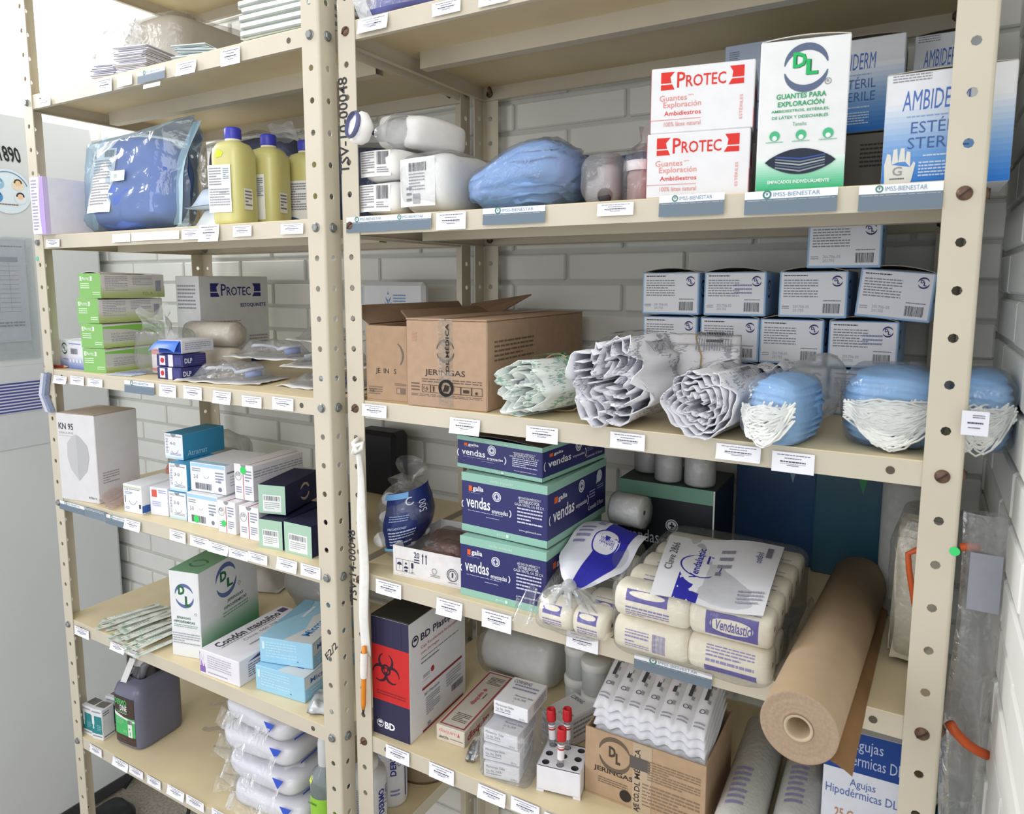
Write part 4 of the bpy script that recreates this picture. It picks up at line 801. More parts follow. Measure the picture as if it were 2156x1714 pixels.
def paper_roll(label, x, y, r, ln, turns, rot, seed, mat=WP, pit=0, wav=.0032, flat=.92, ragged=.008, print_items=None, band=False, z=None):
    """roll of joined peel packs; axis along local +y, front end at y=0"""
    zc = r*flat
    t = thing('syringe_bundle', label, 'wrapped syringes', (x, y, zr(3) if z is None else z), (math.radians(pit), 0, math.radians(rot)), 'rolled bundles of wrapped syringes')
    rr = random.Random(seed); N = int(turns*46); L = 9; b = MB(); P = []
    ph = [rr.uniform(0, 6.3) for _ in range(6)]
    for i in range(N+1):
        th = 2*PI*turns*i/N; f = i/N; R = r*(.16+.84*f**.8)
        env = .35+.65*(1-f*.35)
        R += wav*env*math.sin(9.3*th/1.0+ph[0]+1.3*math.sin(2.1*th))+wav*.6*math.sin(4.1*th+ph[1])
        P.append((th, R))
    vs = []
    for j in range(L+1):
        for i, (th, R) in enumerate(P):
            yy = ln*j/L
            if j == 0: yy = ragged*(noise.noise(Vector((th*1.6, seed, 0)))*1.4+.6*math.sin(9.3*th+ph[2]))
            q = 1+.05*noise.noise(Vector((th*.8, yy*20, seed)))
            if j == 0: q *= 1.03+.03*math.sin(9.3*th)
            xx = R*q*math.cos(th+ph[3]); zz = R*q*math.sin(th+ph[3])*flat
            vs.append((xx, yy, max(zz+zc+.002, .0018)))
    w_ = N+1; fs = [(j*w_+i, j*w_+i+1, (j+1)*w_+i+1, (j+1)*w_+i) for j in range(L) for i in range(N)]
    b.add(vs, fs, mat, True)
    o = b.build('paper_strip', t); so = o.modifiers.new('thickness', 'SOLIDIFY'); so.thickness = .0011
    b = MB()
    for k in range(16):   # syringe barrels showing inside the folds
        a = rr.uniform(0, 6.28); q = r*rr.uniform(.25, .8)
        b.tube([(q*math.cos(a), .012+rr.uniform(0, .01), zc+q*flat*math.sin(a)), (q*math.cos(a), ln*.8, zc+q*flat*math.sin(a))], .0032, M('#d5d8dd', .4, .05), 7)
    b.build('syringe', t)
    if print_items:
        b = MB(); mk = MB(); mk.deco(print_items, (0, 0, 0), (1, 0, 0), (0, 1, 0), (0, 0, 1), 1, 1, 0)
        def wrap(p, k=0):   # p.x: angle fraction over the upper side, p.y: along the roll
            a = PI*(.98-.8*p[0]); rad = r*1.075+k; return (rad*math.cos(a), .012+p[1]*(ln-.02), zc+.002+rad*flat*math.sin(a))
        base = 0; b.v = [wrap(p, .0012+p[2]) for p in mk.v]; b.f = mk.f; b.m = mk.m; b.s = mk.s; b.mats = mk.mats
        b.build('print', t)
    if band:
        b = MB(); b.tube([(r*1.08*math.cos(a*PI/12), ln*.42+.006*math.sin(a), max(.0026, zc+.002+r*1.08*flat*math.sin(a*PI/12))) for a in range(25)], .0012, M('#b59a72', .5, .05), 6); b.build('rubber_band', t)
    return t
gprint = []
for k in range(3):
    y0 = .42+.0*k
gprint += [('r', .1, .55, .45, .62, '#2f8a5c'), ('l', .5, .5, .95, .66, 4, '#4c9a70'), ('r', .1, .82, .45, .9, '#2f8a5c'), ('l', .5, .8, .95, .95, 4, '#4c9a70')]
for k in range(5): gprint += [('ring', .14+.17*k, .38, .035, .055, 0, 360, '#3f8f66', .0), ('l', .06+.17*k, .2, .2+.17*k, .32, 4, '#7fae92')]
paper_roll('rolled bundle of wrapped syringes printed in green, next to the carton', .326, .012, .046, .2, 3.4, -15, 61, GP, wav=.0045, print_items=gprint, band=True, ragged=.012)
wpr = []
for k in range(5): wpr += [('l', .05+.19*k, .3, .2+.19*k, .95, 14, '#8b8c94'), ('r', .06+.19*k, .5, .1+.19*k, .8, '#5f6068')]
paper_roll('loosest and tallest white roll of wrapped syringes, beside the green one', .458, .004, .058, .13, 4.8, -6, 67, WP, wav=.0068, ragged=.02, print_items=wpr, flat=1.05)
paper_roll('tight round white roll of wrapped syringes, with its spiral end towards the aisle', .583, .004, .047, .135, 5.2, -8, 71, WP, wav=.0034, ragged=.005, print_items=wpr)
paper_roll('white roll of wrapped syringes lying behind the two big white rolls', .492, .195, .05, .1, 4, -80, 73, WP, wav=.004, print_items=wpr, band=True, flat=1.15)
paper_roll('small ragged white roll of wrapped syringes behind the spiral roll', .652, .165, .037, .1, 3.4, 4, 79, WP, wav=.006, ragged=.016, flat=1.1)
# loose strip hanging out of the green and the spiral roll
# ---- bags of masks with white loops
def mask_pack(label, loc, w, d, h, rot, seed, fm=CLEAR, nl=46, pit=0, wrap_d=0.0):
    t = thing('mask_pack', label, 'face masks', loc, (math.radians(pit), 0, math.radians(rot)), 'bags of blue face masks')
    b = MB(); bl = M('#86b4e2', .7, .05, 40, .1)
    def fn(u, v):
        a = 2*PI*u; p = PI*(v-.5); q = lambda x, e: math.copysign(abs(x)**e, x)
        x = q(math.cos(p), .55)*q(math.cos(a), .5); y = q(math.cos(p), .55)*q(math.sin(a), .5); z = q(math.sin(p), .8)
        rg = .0021*math.sin(z*32+x*3+seed)
        return (x*w/2+rg, y*d/2+rg, max(.0006, (z+1)*h/2+.006*(1-x*x)*z))
    b.grid(fn, 48, 56, bl, True, cu=True); b.build('mask_stack', t)
    b = MB(); rr = random.Random(seed); wm = M('#eceeea', .75, .03)
    for i in range(nl):
        f = i/nl; xa = -w/2*rr.uniform(.7, .98); xb = w/2*rr.uniform(.5, .98); z0 = h*rr.uniform(.45, .72); zm = h*(.05+.62*f)+rr.uniform(-.003, .003); pts = []
        if rr.random() < .35: xb = rr.uniform(-.1, .5)*w
        for k in range(9):
            s = k/8; x = xa+(xb-xa)*s; bul = math.sin(PI*s)
            pts.append((x, -d/2-.002-.013*bul*(1-f*.4)-rr.uniform(0, .003), max(.002, z0*(1-bul)*(.9 if s < .5 else 1)+zm*bul+.002*math.sin(9*s+i))))
        b.tube(pts, .00125, wm, 5, True, False)
    o = b.build('ear_loops', t); o['kind'] = 'stuff'
    b = MB(); b.pillow(w*1.06, d*1.08+wrap_d, h*1.1, fm, seed+1, 36, 22, .55, .006, 30, mx=TR(0, -.012+wrap_d/2, 0)); b.build('clear_bag', t)
    return t
mask_pack('bag of blue face masks slanting back with its milky end raised, beside the spiral roll', (.682, .055, zr(3)+.001), .066, .11, .078, -12, 5, CLEAR, 80, 0)
b = MB(); b.pillow(.056, .12, .08, HAZY, 8, 30, 20, .6, .008, 30); 
mt = [o for o in COL.objects if o.get('label', '').startswith('bag of blue face masks slanting')][0]
o = b.build('milky_wrap', mt); o.location = (.0, .1, .014); o.rotation_euler = (math.radians(10), 0, 0)
mask_pack('wide bag of blue face masks with white loops at the shelf front, before the post', (.797, .122, zr(3)+.0005), .108, .13, .088, 2, 11, CLEAR, 120)
mask_pack('bag of blue face masks squeezed between the corner post and the side wall', (.8905, .15, zr(3)), .06, .13, .086, 0, 15, CLEAR, 80)
# tag hanging by the post
p = at(2022, 914, Y=.012); q = at(2084, 868, Y=.012)
b = MB(); b.box(p.x, .010, p.z, q.x, .0112, q.z, M('#e6e6f0', .5, .02)); b.deco([('l', .4, .68, .85, .85, 2, '#66667a'), ('l', .22, .4, .8, .55, 1, '#44445a'), ('l', .25, .24, .7, .34, 1, '#66667a')], (p.x, .010, p.z), (1, 0, 0), (0, 0, 1), (0, -1, 0), q.x-p.x, q.z-p.z, .0004); b.build('shelf_label', SR[3])
# ---- fourth shelf
t = thing('storage_box', 'black box standing at the back behind the cotton bag', 'box', (-.28, .42, zl(4)), 0)
b = MB(); b.box(-.06, -.03, 0, .06, .03, .155, M('#1c1d24', .45, .1), .01); b.build('body', t)
t = thing('cotton_ball_bag', 'bag of cotton balls with a navy printed side beside the post', 'cotton bag', (.036, .112, zr(4)), 8)
b = MB()
rr = random.Random(5)
for i in range(26):
    x, y, z = rr.uniform(-.036, .02), rr.uniform(-.035, .03), rr.uniform(.012, .1); b.pillow(.03, .03, .026, M('#f1f0ee', .9, .02, 60, .3), i, 10, 7, 1, .002, 60, TR(x, y, z), False)
o = b.build('cotton_balls', t); o['kind'] = 'stuff'
b = MB(); b.pillow(.105, .1, .145, CLEAR, 92, 36, 24, .8, .006, 26); b.v = [(x*(.6+.4*min(1, max(0, (z-.055)/.045))) if x > 0 else x, y, z) for x, y, z in b.v]; b.tube([(-.01, 0, .135), (0, .005, .155), (.01, -.0, .175)], [.03, .012, .03], CLEAR, 14, True, False); b.build('clear_bag', t)
def wrapf(p, k):
    a = -PI*.62+p[0]*PI*.75; z = .03+p[1]*.1+.022*p[0]; rad = .054*(1-.32*abs(z-.07)/.075)+k; x = rad*math.cos(a)*1.02; return (x*(.6+.4*min(1, max(0, (z-.055)/.045))) if x > 0 else x, rad*math.sin(a), z)
b = MB(); b.grid(lambda u, v: wrapf((u, v), .002+.003*noise.noise(Vector((u*5, v*5, 3)))), 22, 12, M('#27366f', .35, .12, 30, .2))
mk = MB(); mk.deco([('l', .12, .06, .55, .34, 5, '#b9c3dc'), ('t', 'PRECAUCIONES', .12, .38, .4, .42, '#c9d0e4'), ('l', .12, .5, .4, .62, 3, '#8fa0c8'), ('t', '500', .55, .6, .68, .8, '#c9d0e4', {'rot': 90}), ('ring', .42, .84, .05, .07, 60, 330, '#c9d0e4'), ('r', 0, .9, .4, 1, '#6fa3d6'), ('r', 0, -.02, .3, .03, '#7cc0e8')], (0, 0, 0), (1, 0, 0), (0, 1, 0), (0, 0, 1), 1, 1, 0)
b.drape(mk, lambda u, v, k: wrapf((u, v), .0065+k)); b.build('printed_panel', t)
bagged('clear_bag', 'small clear bag at the back beside the navy bandage box stack', 'bag', (.13, .345, zr(4)), .06, .05, .13, 95, HAZY, knot=False)
def gauze_roll(label, loc, r, h, rot=(0, 0, 0), wrap=True):
    t = thing('bandage_roll', label, 'bandage', loc, rot, 'wrapped bandage rolls at the back')
    b = MB(); b.lathe([(.004, .001), (r*.95, 0), (r, .003), (r, h-.003), (r*.95, h), (.004, h-.001)], M('#c9c9c6', .85, .08, 120, .8), 26); b.build('gauze', t)
    b = MB(); b.lathe([(0, -.0005), (r*1.03, -.0005), (r*1.05, h*.5), (r*1.03, h+.001), (r*.4, h+.004)], CLEAR, 26, wob=lambda a, z: .02*math.sin(7*a+60*z)); b.build('wrap', t); return t
zb = zr(4)+.1565
gauze_roll('wrapped gauze roll standing on the black bandage box', (.455, .315, zb+.003), .024, .062); gauze_roll('wrapped gauze roll at the front edge of the black bandage box', (.51, .315, zb+.003), .026, .056)
gauze_roll('wrapped gauze roll at the far end of the black bandage box', (.404, .36, zb+.003), .026, .07)
t = gauze_roll('bagged gauze roll lying on the elastic bandages before the black box', (.392, .225, zr(4)+.124), .027, .055, (0, PI/2, math.radians(-6)))
for (x0, x1, y, h, c, lb, sl) in ((.545, .7, .442, .31, '#2d4a72', 'dark blue plastic envelope standing against the wall', 0), (.68, .79, .425, .3, '#33586c', 'teal blue plastic envelope with a green edge standing against the wall', 1)):
    t = thing('plastic_envelope', lb, 'envelope', ((x0+x1)/2, y, zr(4)), 0)
    b = MB(); b.box(-(x1-x0)/2, -.006, 0, (x1-x0)/2, .006, h-.03, M(c, .3, .12, 9), .003); b.build('envelope', t)
    b = MB(); b.add([(-.02, -.0068, h-.03), (.04, -.0068, h-.03), (.035, -.0068, .22), (.02, -.0068, .15), (.005, -.0068, .2)], [(0, 4, 3, 2, 1)], M('#7f93a8' if not sl else '#2f8a52', .4, .1)); b.build('torn_label' if not sl else 'strip', t)
# ---- elastic bandage packs
CRM = M('#ece4cf', .85, .04, 90, .35)
BLU = '#4a3f9a'
def vend_print(w, h, mode):
    if mode == 0: return [('r', .2, .28, .88, .8, BLU), ('e', .54, .54, .28, '#ece4cf', .12*h/w*2.4), ('ring', .54, .54, .25, .27, 0, 360, BLU), ('t', 'Vendalastic', .32, .46, .78, .62, BLU, {'b': .02, 'sh': .1}), ('l', .42, .36, .66, .4, 1, BLU), ('l', .2, .88, .9, .93, 1, '#8a83b5')]
    if mode == 1: return [('r', .15, .58, .75, .9, BLU), ('e', .45, .78, .26, '#ece4cf', .1), ('l', .15, .22, .78, .5, 4, '#7a72b0'), ('l', .38, .08, .6, .15, 1, '#7a72b0')]
    if mode == 2: return [('bc', .55, .3, .74, .72, '#6a62a8'), ('l', .15, .3, .5, .7, 6, '#8a83b8')]
    return [('r', .2, .08, .88, .4, BLU), ('e', .54, .14, .28, '#ece4cf', .08), ('t', 'Vendalastic', .3, .1, .78, .26, BLU, {'rot': 180}), ('l', .22, .45, .85, .85, 5, '#8a83b8')]
def vend_roll(label, loc, ln, ry, rz, mode, rot=0):
    t = thing('elastic_bandage', label, 'bandage', loc, rot, 'cream elastic bandage rolls')
    b = MB(); pr_ = [(-ln/2, .15), (-ln/2, .8), (-ln/2+.004, .96), (-ln/2+.01, 1), (ln/2-.01, 1), (ln/2-.004, .96), (ln/2, .8), (ln/2, .15)]
    n = 28
    q = lambda x, e: math.copysign(abs(x)**e, x)
    vs = [(x, s*ry*q(math.cos(2*PI*i/n), .75), rz+s*rz*q(math.sin(2*PI*i/n), .75)) for i in range(n) for x, s in pr_]
    k = len(pr_); fs = [(i*k+j, ((i+1) % n)*k+j, ((i+1) % n)*k+j+1, i*k+j+1) for i in range(n) for j in range(k-1)]
    b.add(vs, fs, CRM, True)
    mk = MB(); mk.deco(vend_print(ln, rz*2, mode), (0, 0, 0), (1, 0, 0), (0, 1, 0), (0, 0, 1), 1, 1, 0)
    def wr(u, v, k):
        a = PI*1.38-v*PI*.72; e = 1.004+k*40; return ((u-.5)*ln*.94, e*ry*q(math.cos(a), .75), rz+e*rz*q(math.sin(a), .75))
    b.drape(mk, wr, .04)
    b.build('roll', t); return t
z0 = zr(4); LN, RYY, RZZ = .1015, .026, .0235
vx = (.534, .6365); vr = -1.0
names = {(0, 0): 'lower front elastic bandage roll with a barcode, beside the bag with the knot', (1, 0): 'lower front elastic bandage roll printed upside down, beside the kraft paper roll',
         (0, 1): 'upper front elastic bandage roll beside the knotted bag', (1, 1): 'upper front elastic bandage roll beside the kraft paper roll'}
for c in (0, 1):
    for k in range(5):
        for r_ in (0, 1):
            if r_ == 0 and k > 1: continue
            y = .016+k*.053
            lb = names[(c, r_)] if k == 0 else ('%s elastic bandage roll in row %s behind the front one, %s' % (('lower', 'upper')[r_], ('', 'two', 'three', 'four', 'five')[k], ('bag side', 'kraft roll side')[c]))
            vend_roll(lb, (vx[c]+.0008*k, y, z0+.0013+r_*.0475), LN, RYY, RZZ, {(0, 0): 2, (1, 0): 3, (0, 1): 1, (1, 1): 0}[(c, r_)] if k == 0 else 0, vr)
t = thing('plastic_bag', 'clear bag round the large pack of elastic bandages, with a printed sheet', 'bag', (.587, .122, z0), -1)
b = MB(); b.pillow(.218, .288, .104, CLEAR, 131, 48, 28, .2, .003, 34, ev=.2); b.build('film', t)
b = MB(); b.grid(lambda u, v: (.106+.01*u+.006*math.sin(9*v), -.13+.27*v, .012+.06*u*(1-u)+.012*math.sin(17*v)), 5, 16, CLEAR); b.build('loose_end', t)
A, B_, C_, D_ = at(1368, 1243, Z=z0+.1075), at(1607, 1290, Z=z0+.1075), at(1652, 1150, Z=z0+.1075), at(1412, 1126, Z=z0+.1075)
b = MB(); U = B_-A; V = D_-A; 
b.grid(lambda u, v: tuple(A+U*u+V*v+(C_-B_-V)*u*v+Vector((0, 0, .003*math.sin(7*u+3*v)-.006*(1-v)**3))), 10, 8, M('#e3e3e8', .35, .03))
mk = MB(); vb = '#2f2fa0'
mk.deco([('r', .2, 0, .42, 1, vb), ('e', .36, .52, .19, '#e3e3e8', .3), ('ring', .36, .52, .17, .185, 60, 380, vb), ('t', 'Vendalastic', .29, .3, .36, .82, vb, {'rot': 90, 'b': .02}), ('l', .4, .4, .42, .7, 1, vb), ('t', 'Clave 2866', .05, .35, .12, .85, '#55565e', {'rot': 90}), ('l', .5, .35, .62, .8, 4, '#8a8a98'), ('t', 'L`egaso'.replace('L`', 'p'), .8, .62, .86, .8, '#4a4a8a', {'rot': 270}), ('l', .88, .5, .93, .9, 1, '#77778a'), ('l', .74, .08, .96, .24, 4, '#a0a0ac')], (0, 0, 0), (1, 0, 0), (0, 1, 0), (0, 0, 1), 1, 1, 0)
b.drape(mk, lambda u, v, k: A+U*u+V*v+(C_-B_-V)*u*v+Vector((0, 0, .003*math.sin(7*u+3*v)-.006*(1-v)**3+-.0002+k*3)), .05)
o = b.build('printed_sheet')
def reparent(o, t):
    bpy.context.view_layer.update(); o.parent = t; o.matrix_parent_inverse = t.matrix_world.inverted()
reparent(o, t)
# knotted bag with smaller rolls
z0 = zr(4)
for i, (x, y, r_, dz, lb) in enumerate(((.392, .02, .021, 0, 'small elastic bandage roll at the corner of the knotted bag'), (.448, .018, .021, 0, 'small elastic bandage roll under the knot of the bag'), (.392, .075, .021, 0, 'small elastic bandage roll further back in the knotted bag'), (.448, .075, .021, 0, 'small elastic bandage roll at the back of the knotted bag beside the large pack'),
        (.393, .1, .021, .043, 'elastic bandage roll on top at the back of the knotted bag, box side'), (.447, .12, .021, .043, 'elastic bandage roll on top at the back of the knotted bag, pack side'))):
    vend_roll(lb, (x-.002, y, z0+dz+.0013), .052, .0255, r_, 1 if i < 2 else 0, -2)
t = thing('plastic_bag', 'knotted bag with a blue printed band holding small elastic bandage rolls', 'bag', (.4175, .085, z0), 0)
def bagf(u, v, k=0):
    a = 2*PI*u; p = PI*(v-.5); q = lambda x, e: math.copysign(abs(x)**e, x)
    x = q(math.cos(p), .45)*q(math.cos(a), .3)*.058; y = q(math.cos(p), .45)*q(math.sin(a), .45)*.105; z = q(math.sin(p), .55)
    top = .05+.055*min(1, max(0, (y+.105)/.16))
    n_ = noise.noise(Vector((x*30, y*30, z*2+9)))*.0025
    return (x+n_, y-.005+n_, max(.0006, (z+1)/2*top+n_))
b = MB(); b.grid(bagf, 44, 30, CLEAR, True, cu=True); b.grid(lambda u, v: (-.056-.035*u-.01*v, -.1+.035*v+.006*math.sin(6*u), .004+.05*v*(1-.5*u)+.006*math.sin(9*u+4*v)), 10, 8, CLEAR); b.build('film', t)
b = MB(); kn = Vector((-.01, -.075, .068))
b.lathe([(0, -.012), (.009, -.008), (.011, 0), (.008, .008), (0, .012)], MILK, 16, Matrix.Translation(kn) @ RX(60))
for i in range(9):
    a = i*.7; b.grid(lambda u, v, a=a: tuple(kn+Vector((math.cos(a)*.045*v+.006*math.sin(6*u+a), -.008*v+abs(math.sin(a))*.035*v*(1 if math.sin(a) > 0 else -.25), -.03*v*v+.008*u*v))+Vector((.012*(u-.5)*v, 0, 0))), 4, 6, HAZY)
b.build('knot', t)
def pan(u, v): # printed band across the upper slope of the bag
    x = -.056+.108*u; y = -.07+.16*v; f = v
    if v < .35: x = -.01+(x+.01)*(.15+.85*(v/.35)**.7)
    return Vector((x, y, .066+.04*min(1, v*1.5)+.006*math.sin(5*u)-.0+.003*math.sin(9*v)))
b = MB(); b.grid(lambda u, v: tuple(pan(u, v)), 12, 14, M('#dcdde6', .35, .05))
mk = [('r', .45, 0, .85, 1, vb), ('e', .55, .62, .2, '#dcdde6', .16), ('ring', .55, .62, .17, .19, 0, 360, vb), ('t', 'Vendalastic', .46, .56, .68, .66, vb, {'rot': 180}), ('l', .08, .5, .3, .8, 4, '#8a8ab0'), ('l', .28, .84, .4, .97, 3, '#6a6aa0')]
m_ = MB(); m_.deco(mk, (0, 0, 0), (1, 0, 0), (0, 1, 0), (0, 0, 1), 1, 1, 0)
b.drape(m_, lambda u, v, k: pan(u, v)+Vector((0, -.0003, .0004+k*2.5)))
b.build('printed_panel', t)
# ---- kraft paper roll sticking out over the shelf front
R_ = .039; p0 = Vector((.737, -.13, zr(4)+R_+.001)); p1 = Vector((.763, .315, zr(4)+R_+.001)); ax = (p1-p0).normalized(); ang = math.atan2(-ax.x, ax.y)
t = thing('paper_roll', 'big roll of brown kraft paper jutting out over the fourth shelf', 'paper roll', (p0.x, p0.y, zr(4)+.001), (0, 0, ang))
Lr = (p1-p0).length; kp = M('#b39a7c', .75, .04, 30, .1); ke = M('#a48e78', .8, .1, 300, .05)
b = MB(); mx = TR(0, 0, R_) @ RX(-90)
b.lathe([(R_, 0), (R_, Lr), (.0135, Lr)], kp, 56, mx); b.build('paper', t)
b = MB()
rr = random.Random(2); n = 22; pf = []
for i in range(n+1): pf.append((.0135+(R_-.0135)*i/n, rr.uniform(-.0003, .0003)))
b.lathe(pf, ke, 56, mx); b.build('layered_end', t)
b = MB(); b.lathe([(.0145, -.0014), (.0125, -.0018), (.0115, -.0005), (.0112, Lr)], M('#bda98e', .7, .1), 32, mx); b.build('core_tube', t)
b = MB(); b.grid(lambda u, v: (R_*math.cos(-.75)+(.022-.008*u)*v, .004+u*Lr*.96+(.02*v*v if u < .05 else 0), max(R_+R_*math.sin(-.75)-.02*v*v*(1-u)-.003*v, .0015 if u > .34 else -.012)), 24, 8, M('#8d6a45', .8, .08, 40, .2)); b.build('loose_edge', t)
# ---- cream gauze in a bag and grey roll behind
t = thing('gauze_bundle', 'bag of folded cream gauze strips standing against the corner post', 'gauze', (.8375, .19, zr(4)+.005), (0, math.radians(1), 0))
b = MB()
for i in range(14):
    yy = -.045+.0065*i
    b.grid(lambda u, v, yy=yy, i=i: ((u-.5)*.052+.003*math.sin(v*6+i), yy+.003*math.sin(7*u+i)+.008*math.sin(v*3)*math.sin(i), .004+v*(.165+.01*math.sin(i*2.1))), 6, 10, M('#cfc8b4', .9, .08, 160, .6))
b.build('gauze_strips', t)
b = MB(); b.pillow(.066, .112, .2, CLEAR, 151, 36, 26, .55, .009, 26); b.build('clear_bag', t)
t = thing('bandage_roll', 'grey gauze roll standing at the back corner behind the cream gauze', 'bandage', (.822, .325, zr(4)), 0)
b = MB(); b.lathe([(0, 0), (.034, .001), (.036, .006), (.036, .2), (.03, .212), (0, .214)], M('#a3a49f', .85, .08, 90, .5), 28); b.build('gauze', t)
# ---- drainage bag hanging between the post and the wall
t = thing('drainage_bag', 'clear drainage bag with orange tubing hanging between the corner post and the wall', 'drainage bag', (.9, .1, -.9), 0)
b = MB()
def dbag(s_):
    def f(u, v):
        k = math.sin(PI*u)**.5; wl = .026; x = -.022+.048*u; y = s_*.02*k*(.5+.8*v)*(1-.3*v)+.012*v+.004*noise.noise(Vector((u*5, v*9, 3)))
        return (x+.003*math.sin(7*v), y, .235-.44*v)
    return f
b.grid(dbag(-1), 16, 24, HAZY); b.grid(dbag(1), 16, 24, CLEAR); b.build('clear_pouch', t)
b = MB(); b.grid(lambda u, v: (-.012+.032*u, dbag(-1)(.5, .1+.16*v)[1]-.003, .19-.07*v), 5, 6, M('#a9acb9', .5, .05)); b.build('printed_panel', t)
def dp(u, v, Y): return at(u, v, Y=Y)-Vector((.9, .1, -.9))
b = MB(); og = M('#d2602f', .4, .06)
b.tube([dp(2022, 1152, .1), dp(2040, 1151, .1), dp(2062, 1153, .105)], .0048, og, 10); b.build('tube_end', t); b = MB()
b.tube([dp(1999, 1522, .07), dp(2010, 1540, .07), dp(2035, 1566, .07), dp(2060, 1582, .075), dp(2078, 1590, .08)], .0058, og, 12); b.build('tube', t)
b = MB(); b.grid(lambda u, v: (-.006+.03*u, -.02-.004*math.sin(5*v), -.19-.05*v+.01*u), 5, 5, CLEAR); b.build('loose_corner', t)
t = thing('tubing', 'orange rubber tubing standing in the clear bag of cream gauze', 'tubing', (0, 0, 0), 0)
b = MB(); b.tube([at(1968, 1158, Y=.118), at(1930, 1158, Y=.118), at(1912, 1166, Y=.118), at(1914, 1200, Y=.118), at(1922, 1250, Y=.118), at(1930, 1300, Y=.118)], .0036, og, 10); b.build('tube', t)
t = thing('bottle', 'dark teal glass bottle in the gap between the corner post and the wall', 'bottle', (.9, .23, zr(5)-.3), 0)
b = MB(); b.lathe([(0, 0), (.026, 0), (.027, .01), (.027, .33), (.022, .36), (.01, .38), (.01, .4), (0, .4)], M('#1f5a55', .15, .05, trans=.4), 24); b.build('glass', t)
b = MB(); b.lathe([(.012, .395), (.012, .415), (0, .416)], M('#2c3c3a', .4, .05), 16); b.build('cap', t)
# ---- white strap and orange pen on the post
a = at(757, 940, Y=.012); e = at(763, 1375, Y=.012)
t = thing('cloth_strap', 'white cloth strap knotted through a hole of the post', 'strap', (a.x, .012, a.z), 0)
sm = M('#e9e8e4', .85, .04, 80, .3); dz = e.z-a.z
b = MB(); b.grid(lambda u, v: ((u-.5)*(.008+.012*min(1, v*3)-.002*max(0, v-.8))+.006*v+.002*math.sin(5*v), -.004-.003*math.cos((u-.5)*5)+.002*math.sin(14*v), -.01+dz*v+.01*v), 7, 30, sm); o = b.build('strap', t); o.modifiers.new('thickness', 'SOLIDIFY').thickness = .0015
b = MB(); b.tube([(-.006, .004, .012), (-.008, -.006, .006), (.002, -.011, -.008), (.009, -.006, -.002), (.007, .002, .006), (-.002, -.008, .002), (-.006, -.01, -.012)], .0042, sm, 8); b.build('knot', t)
p = at(767, 1362, Y=.0); q = at(765, 1500, Y=.004)
t = thing('ballpoint_pen', 'orange ballpoint pen taped to the end of the white strap', 'pen', p, 0)
dv = q-p; b = MB(); b.tube([(0, 0, 0), dv*.5, dv*.86, dv*.95], [.0042, .0045, .0045, .003], M('#e08a2a', .35, .05), 12); b.build('barrel', t)
b = MB(); b.tube([dv*.95, dv*1.0, dv*1.03], [.0028, .0018, .0006], M('#1d1d1f', .4, 0), 10); b.build('tip', t)
b = MB(); b.tube([dv*.08, dv*.2, dv*.38, dv*.46], [.0062, .0068, .0066, .0058], M('#eeeae6', .5, .05), 12, True, False); b.build('tape', t)
# ---- fifth shelf
t = thing('gauze_bag', 'bag holding a soft white roll behind the slide boxes', 'bag', (.157, .335, zr(5)), -4)
b = MB(); b.lathe([(0, -.08), (.04, -.08), (.047, -.07), (.047, .07), (.04, .08), (0, .08)], M('#efefec', .85, .05, 50, .5), 30, TR(0, 0, .048) @ RY(90)); b.build('roll', t)
b = MB(); b.pillow(.19, .115, .108, CLEAR, 161, 40, 24, .5, .008, 26); b.grid(lambda u, v: (-.09+.03*u, -.058-.0*v, .03+.02*v), 2, 2, CLEAR); b.build('clear_bag', t)
t = thing('cotton_pack', 'small white pack beside the soft white roll in the bag', 'cotton pack', (.283, .372, zr(5)), 10, 'white cotton packs')
b = MB(); b.pillow(.05, .06, .07, CTN, 163, amp=.005); b.build('cotton', t)
def jar(label, loc):
    t = thing('specimen_jar', label, 'jar', loc, 0, 'specimen jars with white lids')
    b = MB(); b.lathe([(0, .0), (.0235, .0), (.025, .003), (.0258, .046), (.0235, .048)], M('#d0d4d2', .3, .03, trans=.35), 28); b.build('cup', t)
    b = MB(); b.lathe([(.0262, .046), (.0275, .047), (.0275, .060), (.0265, .0618), (.0, .062)], M('#dcdcd8', .5, .03), 32, wob=lambda a, z: .006*math.sin(40*a) if z < .059 else 0); b.build('lid', t); return t
for i, (x, y) in enumerate(((.347, .262), (.297, .297), (.397, .3))):
    w_ = ('nearest the carton', 'beside the soft roll', 'furthest back')[i]
    jar('lower specimen jar of the pair %s' % w_, (x, y, zr(5))); jar('upper specimen jar of the pair %s' % w_, (x, y, zr(5)+.0625))
t = thing('nail_clipper', 'small steel clipper beside the bagged slide boxes', 'clipper', at(995, 1592, Z=zr(5)), 20)
st = M('#9a9b9c', .25, .15, 90, 0, .9)
for k in (-1, 1): b = MB(); b.tube([(k*.004, -.02, .006), (k*.0045, 0, .007), (k*.003, .03, .006)], [.004, .005, .004], st, 10); b.build('handle', t)
b = MB(); b.lathe([(0, 0), (.005, .001), (.005, .004), (0, .005)], st, 14, TR(0, -.008, .011)); b.build('pivot', t)
